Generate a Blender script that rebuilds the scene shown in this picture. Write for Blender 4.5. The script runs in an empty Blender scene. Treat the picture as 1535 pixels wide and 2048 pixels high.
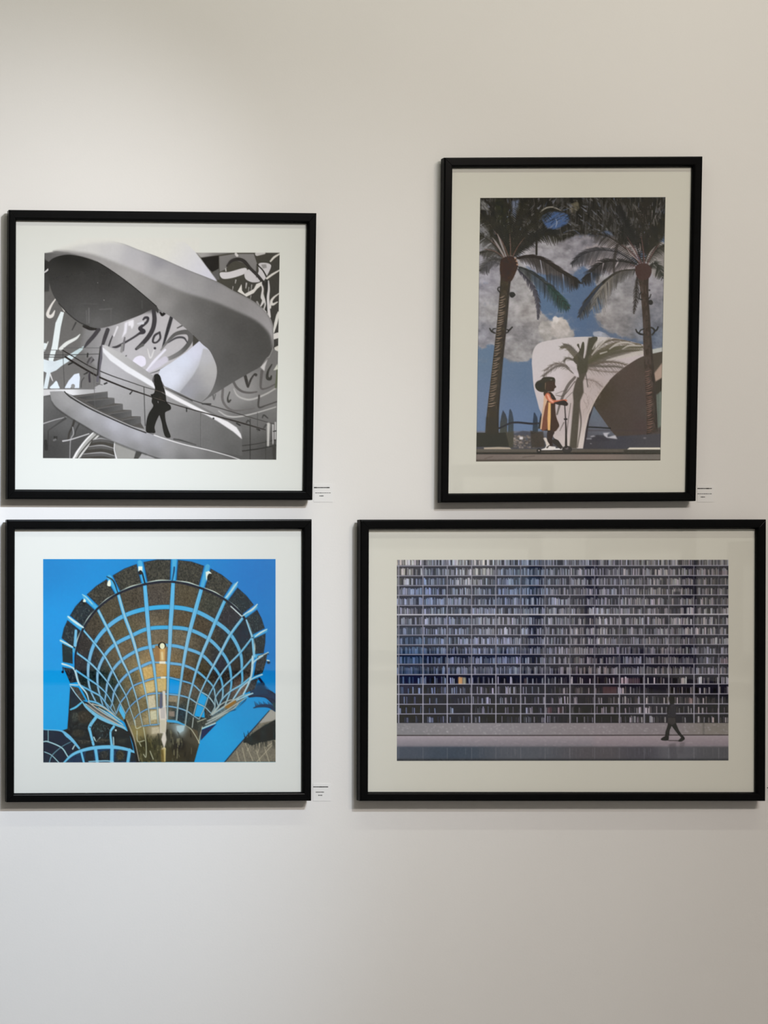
import bpy, bmesh, math
import numpy as np
from mathutils import Vector, Matrix

scene = bpy.context.scene
COL = scene.collection

# ---------------------------------------------------------------- camera
# The picture wall is the plane y = 0; the camera stands in the room to the left, level with the
# wall and shifted like an architectural lens so that the wall stays free of convergence.
U = 0.0011                                  # metres on the wall for one unit of measure
CX, CY, CZ = -1.75, -4.0, 1.30              # camera position
Z0 = 1.50                                   # height of measure row 1010


def wall_xz(px, py):
    return (px - 767.5) * U, Z0 + (1010.0 - py) * U


cam_data = bpy.data.cameras.new('camera')
cam = bpy.data.objects.new('camera', cam_data)
COL.objects.link(cam)
cam.location = (CX, CY, CZ)
cam.rotation_euler = (math.pi / 2, 0, 0)
HV = 2048 * U                               # height of wall in view
cam_data.sensor_fit = 'VERTICAL'
cam_data.sensor_height = 24.0
cam_data.sensor_width = 18.0
cam_data.lens = 24.0 * (-CY) / HV
_mx, _mz = wall_xz(767.5, 1024)
cam_data.shift_x = (_mx - CX) / HV
cam_data.shift_y = (_mz - CZ) / HV
cam_data.clip_start = 0.05
scene.camera = cam

# ---------------------------------------------------------------- world, lights, exposure
world = bpy.data.worlds.new('world')
scene.world = world
world.use_nodes = True
world.node_tree.nodes['Background'].inputs[0].default_value = (0.9, 0.95, 1.0, 1)
world.node_tree.nodes['Background'].inputs[1].default_value = 0.0

scene.view_settings.view_transform = 'Standard'
scene.view_settings.look = 'None'
scene.view_settings.exposure = -0.03
scene.view_settings.gamma = 1.0
scene.view_settings.use_curve_mapping = False


def aim(o, target):
    d = Vector(target) - o.location
    o.rotation_euler = d.to_track_quat('-Z', 'Y').to_euler()


def spot(name, loc, target, power, angle, blend, radius, color):
    L = bpy.data.lights.new(name, 'SPOT')
    L.energy = power
    L.spot_size = math.radians(angle)
    L.spot_blend = blend
    L.shadow_soft_size = radius
    L.color = color
    o = bpy.data.objects.new(name, L)
    COL.objects.link(o)
    o.location = loc
    aim(o, target)
    return o


def area(name, loc, target, power, sx, sy, color):
    L = bpy.data.lights.new(name, 'AREA')
    L.energy = power
    L.shape = 'RECTANGLE'
    L.size, L.size_y = sx, sy
    L.color = color
    o = bpy.data.objects.new(name, L)
    COL.objects.link(o)
    o.location = loc
    aim(o, target)
    return o


# ceiling track spots over the pictures (cool lamps towards the left, warm ones for the rest of the
# wall), a narrow wall washer and the room's ceiling panel
def lamp(c, k):
    m = max(c)
    return k * m, tuple(v / m for v in c)


for name, loc, target, watts, angle, radius, tint in (
        ('track_spot_upper_left', (0.75, -2.55, 3.55), (-1.10, 0, 1.75), 192, 30, 0.016, (0.97, 0.995, 1.06)),
        ('track_spot_lower_left', (0.35, -2.55, 3.55), (-1.15, 0, 0.72), 224, 36, 0.016, (0.82, 1.03, 1.31)),
        ('track_spot_middle', (0.75, -2.55, 3.55), (-0.75, 0, 0.75), 140, 50, 0.016, (0.95, 0.99, 1.04)),
        ('track_spot_gap', (0.75, -2.55, 3.55), (-0.50, 0, 1.00), 80, 28, 0.016, (0.92, 1.04, 1.14)),
        ('track_spot_warm', (1.9, -3.2, 3.6), (0.45, 0, 1.60), 80, 110, 0.024, (1.10, 0.95, 0.84)),
        ('track_spot_warm_low', (1.3, -3.2, 3.6), (0.60, 0, 0.50), 75, 80, 0.024, (1.08, 0.97, 0.90))):
    power, colour = lamp(tint, watts)
    spot(name, loc, target, power, angle, 1.0, radius, colour)
power, colour = lamp((1.02, 1.03, 0.87), 14.5)
area('wall_washer', (0.0, -1.1, 3.65), (0.0, 0, 0.6), power, 3.4, 0.04, colour)
power, colour = lamp((1.04, 1.0, 0.95), 60)
area('ceiling_panel_light', (0.6, -3.6, 3.72), (0.6, -3.6, 0), power, 1.2, 0.5, colour)
power, colour = lamp((1.04, 1.0, 0.94), 120)
spot('added_spot_far_wall', (2.6, -4.6, 3.6), (3.75, -7.0, 1.7), power, 85, 1.0, 0.03, colour)  # added spot, brightens the unseen far corner that the picture glass mirrors


# ---------------------------------------------------------------- flat prints
# The four pictures are flat prints: each one is painted here in code (polygons, strokes, seeded
# noise) and becomes the per-vertex ink colour of a thin paper sheet.
SS = 2.0                                   # paint cells per unit of sheet measure


def view(ox, oy, s):
    """converter from measured sketch coordinates to sheet units"""
    def f(*pts):
        return [(ox + u / s, oy + v / s) for u, v in pts]
    f.k = 1.0 / s
    return f


def crom(P, n=8, closed=False):
    """Catmull-Rom curve through the points (rows may carry extra columns such as a width)"""
    P = np.asarray(P, float)
    if len(P) < 3:
        return P
    Q = np.vstack([P[-1:], P, P[:2]]) if closed else np.vstack([2 * P[:1] - P[1:2], P, 2 * P[-1:] - P[-2:-1]])
    m = len(P) if closed else len(P) - 1
    t = (np.arange(n) / n)[:, None]
    out = []
    for i in range(m):
        a, b, c, d = Q[i], Q[i + 1], Q[i + 2], Q[i + 3]
        out.append(0.5 * (2 * b + (c - a) * t + (2 * a - 5 * b + 4 * c - d) * t * t + (3 * b - a - 3 * c + d) * t ** 3))
    if not closed:
        out.append(P[-1:])
    return np.vstack(out)


def boxblur(a, r):
    """three box passes, close to a gaussian of radius r cells"""
    r = int(round(r))
    if r < 1:
        return a
    for _ in range(3):
        for ax in (0, 1):
            pad = [(0, 0)] * a.ndim
            pad[ax] = (r + 1, r)
            c = np.cumsum(np.pad(a, pad, mode='edge'), axis=ax)
            n = a.shape[ax]
            hi = np.take(c, np.arange(2 * r + 1, 2 * r + 1 + n), axis=ax)
            lo = np.take(c, np.arange(0, n), axis=ax)
            a = (hi - lo) / (2 * r + 1)
    return a


def vnoise(X, Y, seed=0):
    """value noise in 0..1"""
    rng = np.random.RandomState(seed)
    T = rng.rand(64, 64)
    xi = np.floor(X).astype(int)
    yi = np.floor(Y).astype(int)
    fx = X - xi
    fy = Y - yi
    fx = fx * fx * (3 - 2 * fx)
    fy = fy * fy * (3 - 2 * fy)
    g = lambda i, j: T[(yi + j) % 64, (xi + i) % 64]
    return (g(0, 0) * (1 - fx) + g(1, 0) * fx) * (1 - fy) + (g(0, 1) * (1 - fx) + g(1, 1) * fx) * fy


def fbm(X, Y, seed=0, octv=4):
    s = 0.0
    a = 0.5
    for o in range(octv):
        s = s + a * vnoise(X * 2 ** o, Y * 2 ** o, seed + o)
        a *= 0.5
    return s / (1 - 0.5 ** octv)


def rgb(c):
    if isinstance(c, (int, float)):
        return np.array([c, c, c], float)
    return np.array(c, float)


class Sheet:
    def __init__(self, x0, y0, x1, y1, base):
        self.x0, self.y0 = x0, y0
        self.W = int((x1 - x0) * SS)
        self.H = int((y1 - y0) * SS)
        self.a = np.empty((self.H, self.W, 3))
        self.a[:] = rgb(base)
        self.clip = None

    def grid(self, sl):
        ys = (np.arange(sl[0].start, sl[0].stop) + .5) / SS + self.y0
        xs = (np.arange(sl[1].start, sl[1].stop) + .5) / SS + self.x0
        return np.meshgrid(xs, ys)

    def _box(self, xa, ya, xb, yb, pad):
        c0 = max(0, int(np.floor((xa - self.x0) * SS)) - pad)
        c1 = min(self.W, int(np.ceil((xb - self.x0) * SS)) + pad)
        r0 = max(0, int(np.floor((ya - self.y0) * SS)) - pad)
        r1 = min(self.H, int(np.ceil((yb - self.y0) * SS)) + pad)
        if c1 <= c0 or r1 <= r0:
            return None
        return (slice(r0, r1), slice(c0, c1))

    def polymask(self, P, blur=0):
        P = np.asarray(P, float)[:, :2]
        b = int(np.ceil(blur * SS))
        sl = self._box(P[:, 0].min(), P[:, 1].min(), P[:, 0].max(), P[:, 1].max(), 2 + 3 * b)
        if sl is None:
            return None, None
        h = sl[0].stop - sl[0].start
        w = sl[1].stop - sl[1].start
        X = (P[:, 0] - self.x0) * SS - sl[1].start
        Y = (P[:, 1] - self.y0) * SS - sl[0].start
        X2 = np.roll(X, -1)
        Y2 = np.roll(Y, -1)
        n = 3
        m = np.zeros((h, w))
        for r in range(h):
            row = m[r]
            for k in range(n):
                y = r + (k + .5) / n
                hit = (Y <= y) != (Y2 <= y)
                if not hit.any():
                    continue
                xs = np.sort(X[hit] + (y - Y[hit]) / (Y2[hit] - Y[hit]) * (X2[hit] - X[hit]))
                for q in range(0, len(xs) - 1, 2):
                    a = min(max(xs[q], 0), w)
                    e = min(max(xs[q + 1], 0), w)
                    if e <= a:
                        continue
                    ia, ie = int(a), int(e)
                    if ia == ie:
                        row[ia] += e - a
                    else:
                        row[ia] += ia + 1 - a
                        row[ia + 1:ie] += 1
                        if ie < w:
                            row[ie] += e - ie
        m = np.clip(m / n, 0, 1)
        if b:
            m = boxblur(m, b / 1.7)
        return sl, m

    def put(self, sl, m, col, alpha=1.0):
        if sl is None:
            return
        if self.clip is not None:
            m = m * self.clip[sl]
        if callable(col):
            X, Y = self.grid(sl)
            c = col(X, Y)
        else:
            c = rgb(col)
        m = (m * alpha)[..., None]
        self.a[sl] = self.a[sl] * (1 - m) + c * m

    def poly(self, P, col, alpha=1.0, blur=0, smooth=0):
        if smooth:
            P = crom(P, smooth, True)
        sl, m = self.polymask(P, blur)
        if sl is not None:
            self.put(sl, m, col, alpha)

    def setclip(self, P=None, smooth=0):
        if P is None:
            self.clip = None
            return
        if smooth:
            P = crom(P, smooth, True)
        sl, m = self.polymask(P)
        self.clip = np.zeros((self.H, self.W))
        self.clip[sl] = m

    def strokemask(self, P, w, smooth=6, soft=0.5):
        P = np.asarray(P, float)
        W = np.asarray(w, float)
        if W.ndim == 0:
            W = np.full(len(P), float(W))
        elif len(W) != len(P):
            W = np.interp(np.linspace(0, 1, len(P)), np.linspace(0, 1, len(W)), W)
        C = np.column_stack([P[:, :2], W])
        if smooth and len(P) > 2:
            C = crom(C, smooth)
        wm = max(C[:, 2].max(), .2)
        pad = int(wm * SS) + 3 + int(soft * SS)
        sl = self._box(C[:, 0].min(), C[:, 1].min(), C[:, 0].max(), C[:, 1].max(), pad)
        if sl is None:
            return None, None
        m = np.zeros((sl[0].stop - sl[0].start, sl[1].stop - sl[1].start))
        for i in range(len(C) - 1):
            (xa, ya, wa), (xb, yb, wb) = C[i], C[i + 1]
            s2 = self._box(min(xa, xb), min(ya, yb), max(xa, xb), max(ya, yb), pad)
            if s2 is None:
                continue
            X, Y = self.grid(s2)
            dx, dy = xb - xa, yb - ya
            L = dx * dx + dy * dy + 1e-9
            t = np.clip(((X - xa) * dx + (Y - ya) * dy) / L, 0, 1)
            d = np.hypot(X - xa - t * dx, Y - ya - t * dy)
            hw = np.maximum((wa + (wb - wa) * t) / 2, .05)
            cov = np.clip((hw - d) / soft * .5 + .5, 0, 1) * np.minimum(1, 2 * hw / .5)
            q = m[s2[0].start - sl[0].start:s2[0].stop - sl[0].start, s2[1].start - sl[1].start:s2[1].stop - sl[1].start]
            np.maximum(q, cov, out=q)
        return sl, m

    def stroke(self, P, w, col, alpha=1.0, smooth=6, soft=0.5):
        sl, m = self.strokemask(P, w, smooth, soft)
        if sl is not None:
            self.put(sl, m, col, alpha)

    def dot(self, x, y, rx, ry, col, alpha=1.0, rot=0, blur=0):
        t = np.linspace(0, 2 * np.pi, 18, endpoint=False)
        c, s = np.cos(rot), np.sin(rot)
        ex, ey = rx * np.cos(t), ry * np.sin(t)
        self.poly(np.column_stack([x + ex * c - ey * s, y + ex * s + ey * c]), col, alpha, blur)

    def rect(self, xa, ya, xb, yb, col, alpha=1.0, blur=0):
        self.poly([(xa, ya), (xb, ya), (xb, yb), (xa, yb)], col, alpha, blur)

    def soften(self, r):
        self.a = boxblur(self.a, r * SS)

    def sample(self, X, Y):
        """colour at sheet positions (bilinear on the paint cells)"""
        b = boxblur2(self.a)
        u = np.clip((X - self.x0) * SS - .5, 0, self.W - 1.001)
        v = np.clip((Y - self.y0) * SS - .5, 0, self.H - 1.001)
        iu = u.astype(int)
        iv = v.astype(int)
        fu = (u - iu)[:, None]
        fv = (v - iv)[:, None]
        return (b[iv, iu] * (1 - fu) + b[iv, iu + 1] * fu) * (1 - fv) + (b[iv + 1, iu] * (1 - fu) + b[iv + 1, iu + 1] * fu) * fv


def boxblur2(a):
    p = np.pad(a, ((1, 1), (1, 1), (0, 0)), mode='edge')
    h = p[:, :-2] * .25 + p[:, 1:-1] * .5 + p[:, 2:] * .25
    return h[:-2] * .25 + h[1:-1] * .5 + h[2:] * .25


def shade(pts, p=3.0, soft=14.0):
    """smooth tone between control points (x, y, tone)"""
    K = [(x, y, rgb(c)) for (x, y), c in pts]

    def f(X, Y):
        num = 0.0
        den = 0.0
        for x, y, c in K:
            w = 1.0 / ((X - x) ** 2 + (Y - y) ** 2 + soft * soft) ** (p / 2)
            num = num + w[..., None] * c
            den = den + w
        return num / den[..., None]
    return f


def ramp(pa, pb, ca, cb):
    """linear tone between two points"""
    (xa, ya), (xb, yb) = pa, pb
    ca, cb = rgb(ca), rgb(cb)

    def f(X, Y):
        dx, dy = xb - xa, yb - ya
        t = np.clip(((X - xa) * dx + (Y - ya) * dy) / (dx * dx + dy * dy), 0, 1)[..., None]
        return ca * (1 - t) + cb * t
    return f


def paint_staircase():
    """black and white photograph: a spiralling white stair ribbon in front of calligraphic walls"""
    PAPER = (226, 229, 224)
    S = Sheet(80, 470, 566, 926, 92)
    A = view(60, 480, 2.952)
    q1, q2, q3, q4 = view(80, 470, 6.14), view(320, 490, 6.14), view(80, 690, 6.14), view(320, 700, 6.14)
    k6 = 1 / 6.14
    # walls behind
    S.poly(A((70, 60), (440, 60), (440, 900), (70, 900)), ramp((90, 520), (120, 780), (96, 95, 93), (112, 111, 110)))
    S.poly(q1((40, 200), (130, 230), (110, 690), (40, 700)), shade([(q1((60, 250))[0], 70), (q1((90, 380))[0], 38), (q1((60, 600))[0], 72), (q1((110, 560))[0], 60)]), blur=1)
    S.poly(A((330, 470), (620, 430), (980, 420), (1010, 640), (720, 820), (420, 800), (300, 640)), ramp(A((330, 600))[0], A((560, 600))[0], 128, (184, 183, 186)), blur=5)
    S.poly(A((960, 70), (1480, 70), (1480, 760), (960, 760)), ramp(A((1100, 100))[0], A((1470, 500))[0], (78, 77, 70), (58, 57, 56)))
    S.poly(A((960, 760), (1230, 780), (1380, 640), (1480, 640), (1480, 1310), (960, 1310)),
           shade([(A((1100, 900))[0], 148), (A((1250, 880))[0], 146), (A((1400, 700))[0], 112), (A((1420, 900))[0], 120), (A((1300, 1050))[0], 104), (A((1420, 1250))[0], 70), (A((1250, 1250))[0], 82)]))
    S.poly(A((70, 890), (330, 930), (700, 1310), (70, 1310)), shade([(A((100, 980))[0], 92), (A((230, 1050))[0], 96), (A((120, 1250))[0], 66), (A((300, 1200))[0], 74), (A((560, 1260))[0], 140)]))
    # pale letters on the left wall
    WH = (226, 236, 236)
    S.stroke(q1((195, 780), (140, 860), (95, 960), (110, 1000), (150, 990), (180, 930)), [2, 4, 6, 7, 6, 2], (224, 222, 216))
    S.stroke(q1((205, 790), (250, 850), (300, 930)), [1.5, 2.5, 3.5], (222, 220, 212))
    S.poly(q1((255, 940), (295, 950), (255, 1130), (215, 1412), (140, 1412), (190, 1080)), WH)
    S.stroke(q1((490, 1220), (440, 1270), (330, 1330), (250, 1400)), [1.5, 5, 7, 7], (222, 226, 222))
    S.stroke(q1((100, 1310), (70, 1370), (50, 1412)), [1.5, 4, 5], (214, 218, 214))
    S.stroke(q1((440, 1075), (395, 1165)), [3, 2], 62)
    S.stroke(q1((45, 465), (80, 440), (105, 415)), [2, 3, 3], 220)
    S.stroke(q3((60, 0), (40, 60)), [8, 6], WH)
    S.poly(q3((150, 0), (215, 0), (160, 200), (130, 240), (105, 180)), WH)
    S.poly(q3((35, 170), (100, 190), (180, 200), (300, 160), (420, 80), (540, 10), (520, 60), (400, 170), (260, 260), (200, 310), (130, 340), (90, 540), (40, 540), (80, 340), (35, 320)), shade([(q3((60, 250))[0], (226, 238, 240)), (q3((130, 230))[0], (205, 214, 220)), (q3((300, 190))[0], (214, 228, 232)), (q3((480, 50))[0], (190, 210, 212))]))
    S.stroke(q3((125, 360), (155, 440)), [3, 1.5], 214)
    S.poly(q3((120, 530), (160, 480), (200, 440), (225, 490), (235, 540)), (222, 234, 240), smooth=4)
    S.poly(q3((300, 530), (350, 440), (420, 360), (480, 345), (490, 400), (480, 530), (420, 530), (400, 490), (370, 530)), (218, 228, 240))
    S.dot(*q3((405, 505))[0], 4, 4.5, 140)
    # dark letters on the middle wall
    DK = (66, 64, 68)
    S.stroke(q1((535, 1120), (620, 1150), (720, 1150)), [5, 7, 4], (44, 42, 42))
    S.stroke(q1((720, 1160), (660, 1240), (590, 1320), (545, 1380)), [8, 8, 7, 3], DK)
    S.stroke(q1((830, 1165), (800, 1250), (770, 1345)), [8, 8, 6], DK, smooth=3)
    S.stroke(q1((890, 1240), (865, 1300), (845, 1360)), [2, 3, 3], DK)
    S.stroke(q1((950, 1130), (905, 1240)), [4, 3], (216, 216, 220))
    S.poly(q1((1040, 1080), (1080, 1060), (1060, 1200), (1000, 1270), (1030, 1180)), (226, 226, 234), blur=.6)
    S.poly(q1((1080, 1060), (1150, 1040), (1150, 1110), (1125, 1160), (1110, 1110), (1085, 1120)), (230, 230, 236), blur=.6)
    S.stroke(q1((1245, 1190), (1160, 1250), (1060, 1310), (950, 1370), (890, 1378)), [5, 4, 4, 5, 2], DK)
    S.stroke(q1((1040, 1260), (1015, 1412)), [3, 6], (112, 110, 114))
    S.stroke(q1((1265, 1040), (1290, 1015), (1325, 1020), (1310, 1070), (1250, 1120), (1225, 1150), (1270, 1185), (1225, 1210)), [3, 5, 5, 5, 6, 7, 9, 4], (58, 56, 62))
    S.stroke(q1((1200, 1090), (1260, 1080)), [3, 6], (206, 208, 214))
    S.stroke(q1((1395, 930), (1405, 1040), (1385, 1150), (1330, 1250), (1250, 1340), (1180, 1400)), [8, 9, 9, 9, 8, 5], (62, 60, 64))
    S.stroke(q1((1430, 920), (1445, 945)), [3, 3], 40)
    S.stroke(q1((1480, 960), (1500, 985), (1535, 960)), [3, 4.5, 4], (40, 38, 40))
    S.stroke(q2((0, 830), (30, 855), (55, 825)), [3, 5, 3], (34, 32, 34))
    S.stroke(A((765, 545), (735, 565), (725, 600), (745, 605), (768, 580), (765, 545)), [4, 4.5, 4, 3.5, 4, 4], (64, 62, 66))
    S.stroke(q2((140, 885), (95, 1040), (30, 1260)), [7, 7, 3], (54, 54, 58), smooth=3)
    S.stroke(q2((210, 1020), (270, 990)), [2, 3], 80)
    S.stroke(q2((10, 1290), (90, 1190), (180, 1100), (280, 1070), (350, 1080), (375, 1150), (340, 1230), (250, 1320), (120, 1390), (0, 1412)), [3, 5, 7, 9, 10, 10, 9, 9, 8, 5], shade([(q2((200, 1090))[0], 88), (q2((350, 1100))[0], 96), (q2((340, 1230))[0], 84), (q2((200, 1350))[0], 120), (q2((20, 1400))[0], 150)]))
    S.stroke(q2((100, 1200), (200, 1140), (290, 1140), (335, 1200)), [2, 4, 4, 2], (74, 74, 78))
    S.dot(*q3((1410, 40))[0], 2.6, 2.6, (62, 60, 66))
    S.poly(q3((1130, 230), (1160, 160), (1230, 130), (1290, 160), (1295, 240), (1230, 270), (1180, 235)), (226, 224, 238), smooth=4)
    S.stroke(q3((1320, 50), (1355, 160), (1400, 60)), [1.5, 3, 2], 214)
    S.stroke(q3((1535, 180), (1420, 250), (1290, 330)), [13, 14, 5], (202, 200, 212), soft=1.5)
    S.stroke(q3((1535, 60), (1400, 200), (1300, 320)), [4, 5, 2], (226, 226, 238), soft=1)
    S.stroke(q3((1535, 270), (1440, 320), (1350, 350)), [2, 2, 1], 90)
    S.stroke(q3((1260, 0), (1190, 40)), [6, 3], 92)
    S.stroke(q3((1060, 130), (1025, 165)), [2, 3], 84)
    S.stroke(q3((1010, 0), (1000, 80)), [5, 5], 140)
    # pale wall curve behind the ramp
    S.poly(q4((-20, 300), (0, 240), (130, 160), (330, 20), (480, -110), (560, -60), (620, 20), (690, 160), (700, 300), (660, 450), (590, 560), (490, 655), (240, 530), (50, 440)),
           shade([(q4((150, 330))[0], (216, 222, 236)), (q4((300, 120))[0], (214, 222, 238)), (q4((430, 40))[0], (212, 216, 234)), (q4((560, 200))[0], (178, 180, 184)), (q4((500, 450))[0], (158, 158, 160)), (q4((400, 570))[0], (150, 150, 152)), (q4((660, 300))[0], (188, 188, 190))]))
    S.poly(q4((530, -20), (480, 180), (400, 320), (240, 520), (490, 655), (590, 560), (660, 450), (700, 300), (690, 160), (600, 0)),
           shade([(q4((560, 100))[0], (184, 186, 192)), (q4((640, 250))[0], (178, 178, 178)), (q4((450, 420))[0], (150, 151, 156)), (q4((340, 520))[0], (150, 152, 160)), (q4((500, 600))[0], 132), (q4((590, 380))[0], 168)]), blur=.8)
    # letters on the wall at the right
    GR = (70, 68, 68)
    S.stroke(q4((770, 480), (765, 600), (800, 680), (870, 735), (960, 745), (1160, 715)), [5, 5, 4.5, 4, 3, 2], (104, 102, 102))
    S.stroke(q4((900, 390), (940, 460), (1010, 510), (1100, 525), (1185, 515)), [5, 5, 4.5, 4, 3], (92, 90, 90))
    S.stroke(q4((905, 480), (950, 560), (1050, 605), (1150, 600), (1300, 540), (1420, 470)), [2, 3, 3.5, 3.5, 3, 2.5], (180, 180, 178), soft=1)
    S.stroke(q4((720, 750), (820, 810), (950, 820), (1150, 780), (1420, 700)), [2, 3, 3, 2.5, 2], (184, 184, 182), soft=1)
    S.stroke(q4((1250, 260), (1235, 400), (1245, 475), (1320, 465), (1430, 410)), [6, 5, 4, 3, 3], (92, 90, 90))
    S.stroke(q4((1215, 560), (1210, 700), (1300, 680), (1430, 635)), [4, 3.5, 2.5, 2.5], GR)
    S.stroke(q4((1045, 320), (1065, 400), (1080, 455), (1110, 370), (1155, 300), (1175, 305)), [6, 6, 3, 4, 3, 6], (56, 54, 54))
    S.stroke(q4((1370, 180), (1325, 260), (1315, 340), (1350, 355), (1365, 320)), [2.5, 4.5, 6, 6, 3], (52, 52, 50))
    S.stroke(q4((855, 515), (830, 590), (840, 635), (865, 615)), [2, 3, 4.5, 3], (64, 64, 62))
    S.stroke(q4((650, 550), (660, 610), (680, 545)), [3, 2, 2], 96)
    S.poly(q4((1230, 210), (1320, 110), (1290, 200), (1280, 260)), 200, blur=.8)
    S.poly(q4((1390, 250), (1440, 170), (1445, 240)), (206, 210, 200))
    S.stroke(q4((1440, 250), (1420, 460)), [4, 4], (92, 98, 80))
    # upper right corner: dark wall, beams and pale letters
    S.poly(q2((500, 150), (720, 130), (720, 290), (640, 330), (560, 260)), (38, 36, 36))
    S.poly(q2((440, 90), (920, 90), (700, 125), (500, 155)), shade([(q2((520, 110))[0], 170), (q2((700, 110))[0], 130), (q2((860, 110))[0], 110)]), blur=1)
    S.poly(q2((725, 140), (900, 110), (1150, 110), (1190, 230), (1180, 330), (1050, 230), (900, 180), (800, 300), (730, 330)), shade([(q2((800, 160))[0], 128), (q2((1050, 150))[0], 134), (q2((900, 250))[0], 116), (q2((760, 290))[0], 124)]))
    S.poly(q2((640, 340), (720, 290), (730, 430), (680, 420)), 96)
    S.poly(q2((735, 340), (850, 330), (1040, 280), (1060, 330), (1000, 370), (860, 410), (760, 410)), (212, 212, 216), smooth=4)
    S.poly(q2((1040, 330), (1100, 300), (1160, 350), (1230, 440), (1150, 460), (1080, 440), (1040, 400)), (204, 204, 208), smooth=4)
    S.poly(q2((1210, 230), (1300, 220), (1360, 245), (1350, 300), (1310, 380), (1270, 440), (1220, 430), (1190, 380), (1210, 320)), (206, 206, 210), smooth=4)
    S.poly(q2((1240, 240), (1300, 235), (1310, 280), (1260, 290)), 150, blur=1)
    S.stroke(q2((820, 260), (870, 200), (950, 175), (1030, 200), (1110, 290), (1200, 380), (1280, 480)), [3, 6, 7, 7, 6, 6, 6], (54, 52, 52))
    S.stroke(q2((1190, 240), (1260, 310), (1310, 400)), [2.5, 2.5, 3], (48, 46, 44))
    S.stroke(q2((1310, 400), (1310, 560), (1305, 820)), [4, 7, 4], (46, 46, 46))
    S.stroke(q2((1180, 250), (1180, 400)), .8, 70)
    S.stroke(q2((930, 110), (945, 130)), [5, 5], 214)
    S.stroke(q2((1190, 110), (1280, 100)), [8, 4], 198)
    S.stroke(q2((805, 290), (808, 320)), [2, 2], 205)
    S.poly(q2((950, 570), (1000, 480), (1005, 560), (1040, 600), (1150, 540), (1180, 480), (1250, 450), (1250, 490), (1190, 540), (1150, 590), (1060, 635), (1020, 610)), (222, 222, 218))
    for u, v, w, h in ((895, 510, 2, 60), (930, 430, 3, 40), (1060, 470, 4, 60), (1090, 520, 2, 60), (1125, 490, 2.5, 60), (1115, 620, 2, 50)):
        S.stroke(q2((u, v), (u - 8, v + h)), [w * .7, w * .4], 190)
    S.stroke(q2((1240, 480), (1260, 540), (1250, 640), (1270, 680), (1230, 760)), [3, 3.5, 5, 6, 2], (214, 214, 214))
    S.stroke(q2((1260, 600), (1290, 720), (1275, 790), (1300, 820)), [3, 3, 2.5, 2], (206, 206, 206))
    S.stroke(q2((1330, 440), (1335, 540), (1325, 640), (1330, 760), (1340, 880)), [2, 4, 5, 5, 6], (216, 216, 218))
    S.stroke(q2((1190, 700), (1210, 740)), [4, 4], 150)
    S.stroke(q2((1355, 200), (1400, 150), (1465, 110)), [3, 4, 3], (218, 218, 212))
    S.stroke(q2((1310, 410), (1380, 360), (1465, 310)), [4, 4, 2.5], (220, 220, 216))
    S.stroke(q2((1460, 595), (1400, 640), (1365, 690), (1380, 730), (1440, 700)), [2, 3.5, 5, 5, 2], (216, 216, 212))
    S.stroke(q2((1360, 690), (1350, 770)), [3, 4], (216, 216, 214))
    S.poly(q2((1450, 810), (1465, 850), (1440, 960), (1400, 1080), (1385, 1080), (1400, 960), (1425, 860)), (220, 222, 218))
    S.poly(q2((1390, 1090), (1460, 1070), (1460, 1140), (1395, 1160)), (220, 220, 218))
    S.poly(q2((1400, 1260), (1450, 1235), (1455, 1310), (1410, 1290)), (214, 214, 208))
    S.rect(70, 460, 580, 505.4, PAPER)
    S.poly(q2((-400, -60), (300, -40), (440, 92), (500, 170), (620, 330), (700, 440), (640, 470), (330, 330), (0, 180), (-400, 0)), ramp(q2((100, 40))[0], q2((600, 360))[0], PAPER, (214, 217, 231)), blur=.6)
    # the big white ribbon
    top = q1((540, 20), (950, 85), (1200, 175)) + q2((0, 155), (330, 300), (680, 440), (900, 560), (1100, 660), (1250, 770), (1340, 880), (1385, 1000), (1392, 1150), (1388, 1250), (1340, 1370))
    bot = q4((1340, 60), (1250, 190), (1100, 280), (900, 395), (700, 520), (490, 655), (590, 560), (650, 460), (690, 330), (695, 220), (660, 110), (600, 0)) + q2((520, 1220), (400, 1100), (260, 980), (150, 890)) + q1((1440, 900), (1250, 720), (1050, 560), (850, 415), (700, 325), (560, 275), (400, 235), (150, 200), (300, 120))
    rib = np.vstack([crom(top, 6), crom(bot[:1] + bot[1:6], 6), crom(bot[5:16], 6), crom(bot[15:], 6)])
    S.setclip(rib)
    S.poly(rib, shade([(q1((1100, 520))[0], 168), (q1((1300, 640))[0], 160), (q2((60, 560))[0], 132), (q2((50, 720))[0], 150), (q2((300, 800))[0], 112), (q2((500, 750))[0], 98),
                       (q2((250, 930))[0], 128), (q2((520, 1150))[0], 104), (q2((800, 900))[0], 84), (q2((1000, 1050))[0], 76), (q2((1250, 1100))[0], 72), (q2((1280, 1300))[0], 70),
                       (q4((900, 100))[0], 80), (q4((800, 350))[0], 86), (q4((650, 540))[0], 104), (q4((1200, 150))[0], 76), (q1((800, 330))[0], 160), (q2((700, 1200))[0], 92)], 2.6))
    band = crom(q1((300, 60), (540, 0)), 4).tolist() + crom(top, 6).tolist() + crom(q2((1375, 1290), (1372, 1200), (1330, 1075), (1180, 930), (900, 795), (620, 680), (300, 580), (0, 455)) + q1((1250, 470), (950, 345), (640, 235), (420, 205), (150, 170)), 6).tolist()
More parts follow.
